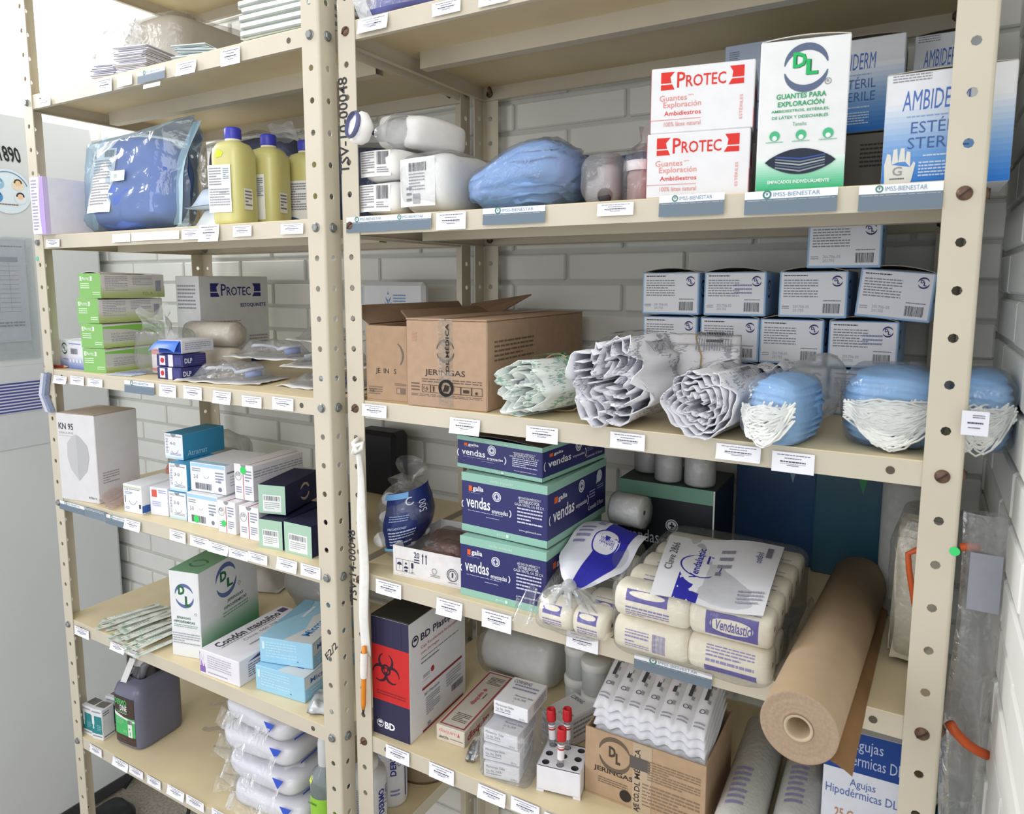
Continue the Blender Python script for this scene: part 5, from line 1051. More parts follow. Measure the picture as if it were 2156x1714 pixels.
# syringe strips in the open carton
loc, w5, d5, h5 = BX5
def strip(label, x0, y0, z0_, wd, ln, tilt, n=7, seed=0, yaw=0, curl=.0):
    t = thing('syringe_strip', label, 'wrapped syringes', (x0, y0, z0_), (math.radians(tilt), 0, math.radians(yaw)), 'strips of wrapped syringes in the carton')
    def hz(u, v, up=1): return abs(math.sin(PI*u*n))**.6*.0078*(math.sin(PI*min(1, v*1.15))**.4 if up else -.1)*(1 if v > .02 else .25)+.004*noise.noise(Vector((u*6, v*4, seed)))-curl*(1-v)**3
    b = MB(); b.grid(lambda u, v: ((u-.5)*wd, v*ln+.003*math.sin(u*n*PI*2+seed), hz(u, v)), n*8+1, 12, M('#e2e2e8', .45, .03)); o = b.build('paper', t); o.modifiers.new('thickness', 'SOLIDIFY').thickness = .0009
    b = MB(); mk = MB()
    for k in range(n):
        a = (k+.18)/n; c = (k+.82)/n
        it = [('r', a+.22/n, .42, a+.44/n, .86, '#4f5056'), ('l', a+.46/n, .2, c, .9, 6, '#9a9ba3'), ('ring', a+.3/n, .28, .018, .026, 0, 360, '#5d5e66'), ('l', a, .08, c, .16, 2, '#9a9ba3')]
        mk.deco(it, (0, 0, 0), (1, 0, 0), (0, 1, 0), (0, 0, 1), 1, 1, 0)
    for f, mi_ in zip(mk.f, mk.m):
        P = [mk.v[i] for i in f]; base = len(b.v)
        b.v += [((p[0]-.5)*wd, p[1]*ln+.0, hz(p[0], p[1])+.0016+p[2]) for p in P]; b.f.append(tuple(range(base, base+len(P)))); b.m.append(b.mi(mk.mats[mi_])); b.s.append(False)
    b.build('print', t); return t
zt5 = zr(5)+h5
cx5 = loc.x; y5 = loc.y-d5/2
for i, lb in enumerate(('topmost strip of wrapped syringes fanned over the open carton', 'second strip of wrapped syringes from the top in the carton', 'third strip of wrapped syringes from the top in the carton', 'fourth strip of wrapped syringes, level with the carton rim', 'lowest visible strip of wrapped syringes sunk in the carton')):
    strip(lb, cx5-.001+.001*i, y5+.012-.001*i, zt5+.034-.0135*i, .176, .14, 19, 7, 4, -.5, .005)
# gauze rolls, navy box
for i, (x, y, lb) in enumerate(((.640, .06, 'long white gauze roll in a clear sleeve beside the syringe carton'), (.713, .105, 'long white gauze roll in a clear sleeve beside the needle box'))):
    t = thing('gauze_roll', lb, 'gauze', (x, y, zr(5)), (0, 0, math.radians(1)), 'long white gauze rolls')
    b = MB(); b.lathe([(.005, 0), (.031, .0), (.033, .004), (.033, .27), (.031, .274), (.005, .274)], M('#e8e6de', .85, .05, 120, .9), 30, TR(0, 0, .0355) @ RX(-90)); b.build('gauze', t)
    b = MB(); b.lathe([(0, -.003), (.032, -.002), (.0342, .01), (.0342, .27), (.03, .28)], CLEAR, 30, TR(0, 0, .0355) @ RX(-90), wob=lambda a, z: .012*math.sin(5*a+50*z))
    b.build('sleeve', t)
    b = MB(); mk = MB(); mk.deco([('l', .1, .02, .9, .98, 7, '#9a94bd')], (0, 0, 0), (1, 0, 0), (0, 1, 0), (0, 0, 1), 1, 1, 0)
    b.v = [(.0348*math.cos(PI*(.72-.3*p[0])), .02+.1*p[1], .0355+.0348*math.sin(PI*(.72-.3*p[0]))) for p in mk.v]; b.f = mk.f; b.m = mk.m; b.s = mk.s; b.mats = mk.mats; b.build('print', t)
t = thing('storage_box', 'dark navy box at the back between the gauze rolls and the needle box', 'box', (.782, .3, zr(5)), 4)
b = MB(); b.box(-.03, -.06, 0, .03, .06, .15, M('#272a48', .4, .08), .003); b.deco([('ring', .5, .4, .2, .24, 20, 200, '#aab0c8')], (-.03, -.06, 0), (1, 0, 0), (0, 0, 1), (0, -1, 0), .06, .15); b.build('body', t)
t = thing('hose', 'black coiled hose behind the biohazard box', 'hose', (-.11, .38, zl(5)), 0)
b = MB(); b.tube([(.05*math.cos(i*.4)*(1-.004*i), .05*math.sin(i*.4)*(1-.004*i), .012+.0035*i) for i in range(48)], .008, M('#222226', .5, .1), 8); b.build('coil', t)
# ---- lowest level seen under the fifth shelf
def bottle_w(label, loc, r, h, rot=0, text=None):
    t = thing('disinfectant_bottle', label, 'bottle', loc, rot, 'white disinfectant bottles')
    b = MB(); b.lathe([(0, 0), (r*.94, 0), (r, .006), (r, h*.86), (r*.92, h*.93), (r*.45, h*.97), (r*.45, h)], M('#dcdde2', .35, .03), 36); b.build('bottle', t)
    b = MB(); b.lathe([(r*.5, h*.97), (r*.55, h*.98), (r*.55, h*1.1), (0, h*1.105)], M('#e6e6e6', .4, .03), 24); b.build('cap', t)
    b = MB(); mk = MB(); mk.deco([('l', .04, .08, .42, .92, 26, '#8886b5'), ('t', 'DERMO', .62, .42, .74, .88, '#3a3790', {'rot': 90, 'b': .03}), ('t', 'CLEAN', .76, .55, .84, .88, '#55529f', {'rot': 90}), ('r', .93, .05, .96, .95, '#3a3790'), ('l', .62, .08, .8, .2, 2, '#8886b5')], (0, 0, 0), (1, 0, 0), (0, 1, 0), (0, 0, 1), 1, 1, 0)
    b.v = [((r+.0006+p[2])*math.cos(-PI*.95+p[0]*PI*1.1), (r+.0006+p[2])*math.sin(-PI*.95+p[0]*PI*1.1), h*.06+p[1]*h*.78) for p in mk.v]; b.f = mk.f; b.m = mk.m; b.s = mk.s; b.mats = mk.mats; b.build('label', t); return t
bottle_w('white disinfectant bottle under the fifth shelf beside the brown drum', (-.107, .225, zl(6)), .032, .19, -10)
bottle_w('white disinfectant bottle half hidden by the post', (-.085, .125, zl(6)), .036, .15, 30)
t = thing('drum', 'round brown fibre drum under the fifth shelf', 'drum', (-.115, .355, zl(6)), 0)
b = MB(); b.lathe([(0, 0), (.074, 0), (.075, .003), (.0745, .2), (0, .2)], M('#94816a', .7, .06, 40), 48); b.build('body', t)
b = MB(); b.lathe([(.0755, 0), (.0762, .002), (.0755, .005)], M('#5d4c3c', .5, .05), 48); b.build('rim', t)
# ================================================================ LEFT UNIT
# ---- top shelf
t = thing('wrapped_bale', 'big grey-beige bale in glossy clear plastic on the top shelf beside the fridge', 'bale', (-.76, .302, zl(1)), 0)
b = MB(); b.pillow(.25, .262, .19, M('#c9c0b0', .6, .06, 12, .2), 171, 30, 22, .3, .006, 12, ev=.3); b.build('bale', t)
b = MB(); b.pillow(.262, .272, .2, CLEAR, 172, 44, 30, .34, .008, 22, ev=.34); b.build('clear_wrap', t)
b = MB(); b.grid(lambda u, v: (-.125+.17*u*(1-.3*v)+.012*math.sin(9*v+4*u), -.14-.1*(v**1.2)*(1-.4*u)+.01*math.sin(12*u+5*v), .17*(1-v)+.006+.006*math.sin(8*u)*(1-v)), 18, 18, HAZY); b.build('loose_wrap', t)
def leaflet_stack(label, group, x, y, z, n, wd, ln, rot, th, col, seed, jit=4):
    rr = random.Random(seed); proto = None
    for i in range(n):
        loc = (x+rr.uniform(-.004, .004), y+rr.uniform(-.006, .006), z+i*th); rt = rot+rr.uniform(-jit, jit)
        if proto is None:
            proto = thing('leaflet', label, 'leaflet', loc, rt, group)
            b = MB(); fm = M(col, .6, .04)
            b.grid(lambda u, v: ((u-.5)*wd, (v-.5)*ln, .0004+.0006*math.sin(PI*u)), 4, 2, fm, False, flip=True); b.grid(lambda u, v: ((u-.5)*wd, (v-.5)*ln, th*.4), 4, 2, fm, False); b.add([(-wd/2, -ln/2, .0004), (-wd/2, ln/2, .0004), (-wd/2, ln/2, th*.4), (-wd/2, -ln/2, th*.4)], [(0, 1, 2, 3)], fm)
            b.build('lower_leaf', proto)
            b = MB(); b.box(-wd/2, -ln/2, th*.46, wd/2, ln/2, th*.95, fm); b.deco([('l', .1, .2, .9, .8, 5, '#8ea6cc'), ('r', .05, .84, .6, .94, '#7d9ad0')], (-wd/2, -ln/2, th*.95), (1, 0, 0), (0, 1, 0), (0, 0, 1), wd, ln, .0001); b.build('upper_leaf', proto)
        else: copy_tree(proto, loc, rt)
leaflet_stack('folded white leaflet in the taller leaflet stack on the top shelf', 'folded leaflets in the taller stack', -.615, .1, zl(1), 20, .075, .12, 12, .0034, '#e9e8ef', 3, 3)
leaflet_stack('folded white leaflet in the lower stack against the plastic-wrapped bale', 'folded leaflets beside the bale', -.697, .085, zl(1), 13, .06, .1, 16, .0034, '#e6e6f0', 5, 3)
leaflet_stack('folded pale blue leaflet in the small loose pile on the top shelf', 'pale blue leaflets in the loose pile', -.42, .095, zl(1), 9, .075, .12, 20, .004, '#d9e4e6', 7, 9)
leaflet_stack('thick folded greenish white sheet in the stack beside the post', 'greenish white sheets in the stack', -.168, .14, zl(1), 6, .17, .22, 3, .0135, '#eef3ee', 9, 3)
# ---- second shelf
carton('glove_box', 'lilac and white glove box on the second shelf at the corner post by the fridge', 'box', (-.8985, -.02, 2, .0513, .2, .1237), zl(2), '#e4e2ea', F=[('p', [(.7, 0), (.62, .3), (.62, .6), (.72, 1), (1, 1), (1, 0)], '#b7a0d6'), ('l', .1, .05, .5, .95, 16, '#a9a2c2')], R=[('r', 0, 0, .05, 1, '#c9b8de')])
t = thing('surgical_pack', 'blue surgical cloth pack in a clear pouch with a printed label', 'surgical pack', (-.674, .085, zl(2)+.008), (math.radians(-7), 0, 0))
b = MB(); b.pillow(.285, .088, .19, M('#5873bd', .8, .08, 14, .3), 181, 48, 34, .5, .017, 17, ev=.5); b.build('cloth', t)
b = MB()
def pf(s):
    def f(u, v):
        x = (u-.5)*.335; z = .002+v*.205; e = min(u, 1-u, v*1.6, (1-v)*1.1)/.16; k = math.sin(min(1, max(0, e))*PI/2)
        return (x+.006*math.sin(7*v)+.03*(v-.5)*(u), s*(.052*k+.001)+.004*noise.noise(Vector((u*9, v*9, s)))-.012*(1-k)*math.sin(5*u+3*v), z+.02*u*v)
    return f
b.grid(pf(-1), 36, 28, film('pouchfilm', '#c3dcec', .24, .25, 14, .5)); b.grid(pf(1), 36, 28, film('pouchfilm', '#c3dcec', .24, .25, 14, .5), flip=True); b.build('clear_pouch', t)
b = MB(); 
for (x0, x1) in ((-.168, -.146), (.142, .168)): b = MB(); b.grid(lambda u, v: (x0+(x1-x0)*u+.03*(v-.5)*(1 if x0 > 0 else 0)+.006*math.sin(7*v), -.004-.012*math.sin(4*v), .006+.215*v), 3, 14, M('#b9d3de', .5, .05)); b.build('welded_edge', t)
b = MB(); card(b, .085, .14, [('bc', .62, .86, .94, .97, '#4a4a50'), ('e', .2, .9, .07, '#55555c'), ('t', 'PAQUETE PARA PARTO', .05, .12, .12, .6, '#4a4a52', {'rot': 90}), ('l', .18, .1, .9, .82, 16, '#9a9aa2')], -.06, .03, x=-.065, bow=.006, tilt=.01); card(b, .05, .022, [('t', '080', .2, .3, .5, .7, '#9fbfb0')], -.057, .094, x=.005, col='#dfeae0'); b.build('printed_label', t)
t = thing('surgical_pack', 'dark blue surgical pack in clear plastic standing behind the yellow bottles', 'surgical pack', (-.52, .29, zl(2)), 4)
b = MB(); b.pillow(.28, .11, .215, M('#2f3f66', .75, .15, 12, .2), 185, 34, 26, .5, .012, 14); b.build('cloth', t); b = MB(); b.pillow(.3, .125, .228, CLEAR, 186, 40, 28, .5, .01, 20); b.grid(lambda u, v: (.08+.07*u, -.03-.02*v, .2+.035*v+.004*math.sin(9*u)), 6, 5, HAZY); b.build('clear_pouch', t)
t = thing('surgical_pack', 'dark blue surgical pack at the back corner behind the last yellow bottle', 'surgical pack', (-.2, .36, zl(2)), 0)
b = MB(); b.pillow(.26, .13, .18, M('#34466f', .75, .15, 12, .2), 188, 30, 22, .5, .01, 14); b.build('cloth', t); b = MB(); b.pillow(.275, .14, .19, CLEAR, 189, 30, 22, .5, .008, 22); b.build('clear_pouch', t)
for (z, lb, sd, col) in ((0, 'white and blue peel pouch lying in front of the dark blue pack', 191, '#dfe4e6'), (.042, 'pale blue peel pouch lying on another pouch in front of the dark blue pack', 193, '#c3d2e4')):
    t = thing('peel_pouch', lb, 'pouch', (-.415, .13, zl(2)+z), (math.radians(0), 0, math.radians(-8+6*(z > 0))))
    b = MB(); b.pouch(.15, .13, .04, M(col, .5, .08, 20, .3), sd, amp=.006, freq=22); b.build('pouch', t); b = MB(); b.grid(lambda u, v: ((u-.5)*.11, -.03+.06*v, .043+.004*math.sin(9*u)+.003*math.sin(8*v)), 10, 6, film('bluefilm2', '#9cc3e8', .5, .4, 50, .8)); b.build('blue_film', t)
def ybottle(label, x, y, lab=0):
    t = thing('antiseptic_bottle', label, 'bottle', (x, y, zl(2)), 12, 'yellow antiseptic bottles with blue caps')
    yl = M('#d9d38a', .25, .03, 20, 0, 0, .12, .5); q = lambda a, e: math.copysign(abs(a)**e, a)
    prof = [(.01, 0), (.031, 0), (.0335, .004), (.034, .01), (.034, .125), (.0325, .137), (.026, .148), (.016, .153), (.0125, .155), (.0125, .162)]
    n = 40; b = MB(); vs = [(r*q(math.cos(2*PI*i/n), .62), r*q(math.sin(2*PI*i/n), .62), z) if r > .02 else (r*math.cos(2*PI*i/n), r*math.sin(2*PI*i/n), z) for i in range(n) for r, z in prof]
    k = len(prof); b.add(vs, [(i*k+j, ((i+1) % n)*k+j, ((i+1) % n)*k+j+1, i*k+j+1) for i in range(n) for j in range(k-1)], yl, True); b.build('bottle', t)
    b = MB(); b.lathe([(.0145, .157), (.015, .159), (.015, .175), (.0135, .178), (0, .178)], M('#3b3fae', .35, .05), 28, wob=lambda a, z: .02*math.sin(30*a) if z > .158 and z < .176 else 0); b.lathe([(.0135, .153), (.0145, .154), (.0145, .157), (.013, .157)], M('#e6e2c8', .4, 0), 24); b.build('cap', t)
    b = MB()
    if lab == 0: card(b, .05, .085, [('l', .06, .55, .6, .94, 7, '#9a9aa6'), ('l', .68, .68, .94, .92, 6, '#7a8fa0'), ('l', .06, .12, .94, .5, 7, '#a4a4b0'), ('t', 'AGUA', .5, .4, .8, .44, '#77778a')], -.0352, .022, x=-.006)
    if lab == 1: card(b, .05, .085, [('l', .06, .1, .6, .94, 14, '#9a9aa6'), ('l', .68, .5, .94, .92, 9, '#7a8fa0')], -.0352, .014, x=-.012)
    if lab == 2: card(b, .055, .085, [('l', .06, .3, .9, .94, 11, '#8a8a9a'), ('p', [(0, .06), (0, .2), (.4, .16), (1, .02), (1, -.0)], '#44698f'), ('p', [(0, 0), (0, .05), (.6, .03), (1, 0)], '#6f9ab8')], -.0352, .01, x=.0)
    b.build('label', t)
    b = MB(); b.add([(.0352, -.02+.024*i, .028+.038*j) for j in (0, 1) for i in (0, 1)], [(0, 1, 3, 2)], M('#efeee6', .5, .02)); b.deco([('l', .1, .1, .9, .9, 5, '#77777f', 1)], (.0353, -.02, .028), (0, 1, 0), (0, 0, 1), (1, 0, 0), .024, .038, .0003); b.build('side_label', t)
    if lab == 0: b = MB(); b.add([(-.012, -.0346, .12), (.0, -.0346, .122), (.004, -.0345, .128), (-.004, -.034, .134), (-.011, -.034, .131)], [(0, 1, 2, 3, 4)], M('#d3e02c', .5, 0)); b.build('sticker', t)
    return t
ybottle('foremost yellow antiseptic bottle, with a lime sticker', -.303, .042, 0); ybottle('middle yellow antiseptic bottle of the row of three', -.295, .119, 1); ybottle('hindmost yellow antiseptic bottle, its label ending in blue waves', -.276, .197, 2)
# ---- third shelf
t3 = zl(3)
GN = '#86b96c'
def green(label, fit, dz, kind):
    F = [('r', .0, .0, 1, 1, GN)]+protec(.06, .7, .62, .87, '#e9f4e4')+[('l', .08, .35, .48, .6, 3, '#d9efd0'), ('l', .62, .1, .95, .25, 2, '#d9efd0')]
    if kind == 0: R = [('g', 0, 0, 1, .5, '#a2b566', '#dcdad6'), ('l', .06, .25, .4, .88, 9, '#a8a4b4'), ('l', .48, .5, .8, .88, 6, '#b2acc0'), ('bc', .85, .25, .94, .72, '#7f82b8'), ('t', 'TELA', .62, .1, .8, .22, '#7d9a45')]
    else: R = [('g', 0, 0, 1, .3, '#a2bd5a', '#d8d8d2'), ('p', [(0, .8), (.4, .72), (1, .4), (1, .9), (.5, .92), (0, .88)], '#86c257'), ('p', [(0, .3), (0, .8), (.4, .72), (.75, .52), (1, .38), (1, .2)], '#c9cbc3'), ('t', 'CINTA ADHESIVA', .12, .52, .5, .6, '#8a8c98'), ('t', 'MICROPOROSA', .12, .4, .48, .48, '#8a8c98'), ('l', .12, .22, .5, .36, 2, '#9a9ca5')]+protec(.7, .82, .95, .95, '#5a8f3e')
    carton('tape_box', label, 'box', fit, t3+dz, '#dbdad6', F=F, R=R, sides={'L': GN}, lid=.005 if kind == 0 and dz > .15 else .001, lidcol='#dcdad4', group='green and white tape boxes')
green('green and white tape box at the bottom of the stack of four', (-.7965, .0129, 9.5, .0681, .17, .0530), 0, 1)
green('green and white tape box, second from the bottom of the stack', (-.804, .016, 9, .068, .17, .0545), .054, 1)
green('green and white tape box, third from the bottom of the stack', (-.811, .016, 7, .068, .17, .0545), .1095, 0)
green('green and white tape box on top of the stack of four', (-.80, .017, 8, .068, .17, .0545), .165, 0)
carton('glove_box', 'small white and blue box at the corner post, beside the green stack', 'box', (-.935, .036, -2, .105, .05, .066), t3, '#e2e3ea', F=[('g', 0, 0, 1, .45, '#6f82bd', '#e2e3ea')]+dl_logo(.22, .7, .13, '#2f5a48', '#2f7a48', 1.3)+[('l', .42, .82, .92, .9, 1, '#8c96c8'), ('bc', .48, .52, .78, .72, '#5a5a66'), ('l', .14, .28, .36, .33, 1, '#5f6fb0')]+[('e', .45+.14*i, .28, .04, '#dfe3ef') for i in range(4)])
t = thing('pencil', 'short red pencil lying at the corner of the third shelf', 'pencil', (-.925, .02, t3+.004), 22)
b = MB(); b.tube([(-.03, 0, 0), (.022, 0, 0)], .0036, M('#a5382e', .4, .05), 6, False); b.build('shaft', t); b = MB(); b.tube([(.022, 0, 0), (.031, 0, 0)], [.0036, .0008], M('#d0a581', .6, .05), 6, False); b.build('point', t)
b = MB(); b.box(-.035, -.035, 0, .04, .05, .0012, M('#c5cde0', .5, .1, 60)); b.deco([('l', .1, .2, .9, .8, 5, '#8fa0cc')], (-.035, -.035, .0012), (1, 0, 0), (0, 1, 0), (0, 0, 1), .075, .085)
tag(b.build('leaflet', None, (-.672, .043, t3+.0006), (0, 0, .2)), 'pale blue leaflet lying flat beside the bottom green box', 'leaflet')
carton('stockinette_box', 'grey-white box with dark blue PROTEC lettering at the back of the third shelf', 'box', (-.7211, .2, 0, .0855, .2044, .2146), t3, '#cfd0d2',
    F=[('l', .08, .62, .85, .9, 7, '#8c8d98'), ('p', [(0, .2), (0, .32), (.1, .24), (.18, .12), (.1, .1)], '#2a3070'), ('t', 'Vágon', .5, .3, .82, .36, '#4a4a58'), ('bc', .7, .05, .98, .2, '#55565e')],
    R=protec(.15, .77, .88, .92, '#2d2f73')+[('t', 'ESTOQUINETE', .57, .645, .95, .695, '#3a3c78', {'b': .02}), ('l', .14, .44, .56, .5, 2, '#9a9aa4'), ('l', .68, .14, .96, .32, 5, '#9a9aa4'), ('p', [(.82+.13*math.cos(PI*i/12), .004+.12*math.sin(PI*i/12)) for i in range(13)], '#2d2f73'), ('p', [(0, .4), (0, .5), (.06, .42), (.08, .36)], '#2d2f73')])
t = thing('plastic_bag', 'open clear bag of bandage rolls beside the green boxes', 'bag', (-.618, .095, t3), 0)
b = MB(); b.pillow(.11, .1, .1, CLEAR, 201, 34, 22, .4, .004, 26); b.grid(lambda u, v: (-.06+.1*u+.012*math.sin(7*v), -.02+.08*math.sin(3*u)*.3, .085+.06*v+.012*math.sin(9*u+3*v)), 14, 8, HAZY); b.build('film', t)
t = thing('tape_roll', 'white roll with red printing standing in the open clear bag', 'roll', (-.62, .092, t3+.002), 0)
b = MB(); b.lathe([(0, 0), (.024, 0), (.025, .002), (.025, .058), (.02, .062), (0, .062)], M('#e6dedd', .6, .05), 28); b.lathe([(.0253, .006), (.0253, .012)], M('#d98a80', .6, .1), 28); b.lathe([(.0253, .042), (.0253, .054)], M('#d9938c', .6, .1), 28); b.build('roll', t)
t = thing('bandage_roll', 'cream bandage roll lying on another in front of the grey-white box', 'bandage', (-.56, .178, t3+.0575), (0, 0, math.radians(4)))
b = MB(); b.lathe([(0, -.07), (.024, -.07), (.027, -.066), (.027, .066), (.024, .07), (0, .07)], M('#d6cdbd', .85, .05, 90, .5), 28, TR(0, 0, .027) @ RY(90)); b.build('gauze', t); b = MB(); b.lathe([(0, -.073), (.0275, -.072), (.0285, 0), (.0275, .072), (.01, .08)], CLEAR, 28, TR(0, 0, .027) @ RY(90), wob=lambda a, z: .03*math.sin(6*a+40*z)); b.build('wrap', t)
t = thing('bandage_roll', 'cream bandage roll underneath another in front of the grey-white box', 'bandage', (-.56, .178, t3+.001), (0, 0, math.radians(4)))
b = MB(); b.lathe([(0, -.068), (.024, -.068), (.0268, -.064), (.0268, .064), (.024, .068), (0, .068)], M('#d0c7b7', .85, .05, 90, .5), 28, TR(0, 0, .027) @ RY(90)); b.build('gauze', t)
for i, (dz, lb) in enumerate(((0, 'small navy box with a red dot, lower of the two stacked'), (.0265, 'small navy box with a red dot, upper of the two stacked'))):
    carton('suture_box', lb, 'box', (-.5485+.0*i, .0252, 2.6+4*i, .0737, .0622, .0255), t3+dz, '#35356f', F=[('r', .12, .12, .34, .88, '#e6dfe6'), ('e', .23, .5, .075, '#c23a44'), ('r', .46, .02, .64, .98, '#e2e0ea'), ('r', .7, .2, .95, .8, '#4a4a88')], R=[('t', 'DLP', .08, .3, .4, .7, '#d9d9e8', {'b': .03}), ('l', .5, .15, .95, .85, 4, '#5a5a96')], group='small navy boxes with a red dot')
t = carton('suture_box', 'opened white box with a bright blue inner tray on the navy boxes', 'box', (-.548, .03, 8, .065, .088, .027), t3+.0535, '#d9dae2', F=[('r', .02, .02, .98, .98, '#3d63c0')], R=[('l', .1, .2, .9, .8, 4, '#a0a4bc')])
b = MB(); b.grid(lambda u, v: (-.031+.06*u-.006*v*(1-2*u), -.044-.022*v, .026-.013*v*v-.008*v*abs(2*u-1)**3), 8, 5, M('#4f7fe6', .4, .05)); b.grid(lambda u, v: (-.031+.06*u, -.044-.02*v, .004+.004*v), 4, 3, M('#4f7fe6', .4, .05)); b.build('tray_flap', t)
def peel(label, loc, w, d, h, rot, seed, tilt=0):
    t = thing('peel_pouch', label, 'pouch', loc, (math.radians(tilt), 0, math.radians(rot)), 'clear peel pouches on the third shelf')
    b = MB(); b.grid(lambda u, v: ((u-.5)*w, (v-.5)*d, .0012+.007*abs(noise.noise(Vector((u*4, v*4, seed))))+.008*max(0, abs(2*u-1)-.7)*(1 if seed % 2 else -.1)), 24, 12, M('#dfdedb', .6, .04)); o = b.build('paper_back', t); o.modifiers.new('thickness', 'SOLIDIFY').thickness = .0008
    b = MB(); b.pouch(w*.82, d*.8, h, film('blister', '#f3f5f8', .1, .3, 40, .7), seed, 28, 18, amp=.004, freq=40, mx=TR(0, 0, .004)); b.build('clear_front', t)
    b = MB(); rr = random.Random(seed); b.tube([(-w*.3+w*.6*k/8, .02*math.sin(k*1.3+seed)*(.5+.5*rr.random()), .012+h*.35+.004*math.sin(k)) for k in range(9)], .0035, M('#c9d0dc', .3, .05), 8); b.tube([(w*.18, -.01, .014), (w*.3, .012, .016)], .006, M(('#ecdfc8', '#8f9fd0', '#e6e6e6')[seed % 3], .4, .05), 10); b.build('tubing', t); return t
peel('clear peel pouch with tubing at the shelf front, lowest in the pile', (-.387, .085, t3), .2, .11, .03, 14, 211)
peel('peel pouch lying flat beneath the pile beside the post', (-.155, .12, t3), .18, .11, .018, -4, 214)
peel('peel pouch with a clear dome in the middle of the pile', (-.335, .15, t3+.044), .19, .1, .028, 6, 217)
peel('peel pouch with blue corner print on the pile near the post', (-.17, .15, t3+.036), .18, .1, .02, 20, 219, 0)
peel('rolled-edge peel pouch on top at the back of the pile', (-.255, .225, t3+.076), .17, .09, .02, -4, 221)
# ---- fourth shelf
t4 = zl(4)
mask = [(.26, .66), (.4, .74), (.5, .765), (.6, .74), (.78, .65), (.82, .52), (.74, .36), (.52, .24), (.32, .36), (.24, .5)]
carton('mask_box', 'tall white KN 95 mask box with a grey mask drawing', 'box', (-.8974, -.0041, 8.5, .123, .1142, .2066), t4, '#d6d5d7', F=[('t', 'KN 95', .06, .81, .45, .885, '#4a4a4e', {'b': .02}), ('t', '(GB2626-2019)', .06, .755, .44, .785, '#a4a4a6'), ('l', .06, .73, .6, .742, 1, '#b0b0b2'), ('p', mask, '#bcbcbd'), ('p', [(.5, .765), (.6, .74), (.78, .65), (.82, .52), (.74, .36), (.52, .24)], '#b3b3b5'), ('r', .515, .25, .522, .42, '#a3a3a5'), ('t', '60pcs', .74, .04, .95, .075, '#55555a')], R=[('l', .12, .2, .5, .34, 5, '#a09aa0')], lid=.001, lidcol='#b9aa98')
t = thing('plastic_scrap', 'crumpled pinkish plastic film sticking out beside the mask box', 'plastic film', (-.745, .052, t4), 0)
b = MB(); b.grid(lambda u, v: (-.03+.07*u, -.05+.09*v+.01*math.sin(5*u), .003+.012*abs(math.sin(9*u+4*v))+.03*v*(1-u)), 14, 12, film('pinkfilm', '#e3cfd0', .45, .35, 60, .8)); b.build('film', t)
t = bagged('plastic_bag', 'cloudy bag of pale material at the back behind the small suture boxes', 'bag', (-.755, .3, t4), .2, .18, .12, 231, HAZY, 0, .012, knot=False)
b = MB(); b.pillow(.15, .13, .075, M('#b3a999', .8, .1, 30, .4), 233, amp=.01); b.build('contents', t)
t = thing('cup', 'small reddish round cup at the back behind the suture boxes', 'cup', (-.725, .185, t4), 0)
b = MB(); b.lathe([(0, 0), (.026, .001), (.028, .006), (.03, .055), (.026, .064), (0, .066)], M('#b8786a', .5, .08), 26); b.build('body', t)
def tx(s, *a): return ('t', s)+a
GRID = '#8c95a8'
def sut(label, fit, dz, col, F, R=(), T=(), **k): return carton('suture_box', label, 'box', fit, t4+dz, col, F=F, R=R, T=T, group='suture boxes on the fourth shelf', bev=.0008, **k)
def needle(cu, cv, r): return [('ring', cu, cv, r*.92, r, 200, 350, '#8a93a5')]
notch = [('ring', .5, 1.0, 0, .14, 180, 360, '#8f9298')]
wl = '#e9ebef'
sut('white suture box with a blue half-round sticker, first of the front row', (-.6799, .0139, 4.1, .0598, .0989, .0636), 0, wl, [('r', .02, .88, .98, .93, '#c4d0a8'), ('t', '2-0', .08, .78, .28, .88, '#6a7080'), ('l', .34, .8, .9, .86, 1, GRID), ('l', .1, .1, .3, .2, 2, GRID), ('r', .08, .35, .12, .6, '#55606f'), ('r', .84, .2, .94, .34, '#55555f'), ('l', .1, .64, .5, .74, 2, GRID)]+needle(.5, .5, .22), R=[('e', .1, .17, .09, '#4a86d8'), ('r', 0, .05, .2, .3, '#3f66b4')])
sut('white suture box with a small red square, second of the front row', (-.6094, .0307, 9.6, .0503, .1, .0619), 0, '#e6e6ee', [('r', .12, .66, .4, .92, '#d8604f'), ('l', .5, .78, .92, .92, 2, '#9aa0cc'), ('l', .12, .3, .6, .5, 3, '#a9b2dc')])
def at_f(big='3-0', st=None):
    F = [('r', .02, .02, .98, .1, '#bfe0ea')]+notch+[('l', .08, .86, .36, .94, 2, GRID), ('t', big, .3, .56, .6, .68, '#77808f'), ('l', .6, .84, .92, .92, 1, GRID), ('l', .08, .2, .2, .8, 10, GRID), ('l', .3, .14, .9, .24, 2, GRID)]+needle(.55, .42, .2)
    return F+(st or [])
LB = '#4fa4cf'
sut('small pale suture box at the bottom under its blue-sided twin', (-.5516, .0361, 5.3, .0515, .1, .0595), 0, wl, at_f(), sides={'R': '#9fc4d8', 'T': LB})
sut('small suture box with a blue side, upper of the twin pair', (-.551, .04, 6.5, .051, .1, .0605), .0605, wl, at_f(), sides={'R': LB, 'T': LB})
sut('blue suture box lying uppermost, with pale lettering on its side', (-.5900, .0600, 5.1, .0550, .1150, .0560), .1225, wl, at_f('4-0'), R=[('t', 'Atramat', .1, .12, .56, .34, '#b5dcec', {'sh': .1})], sides={'R': '#3f93bd', 'T': '#3a87ae'})
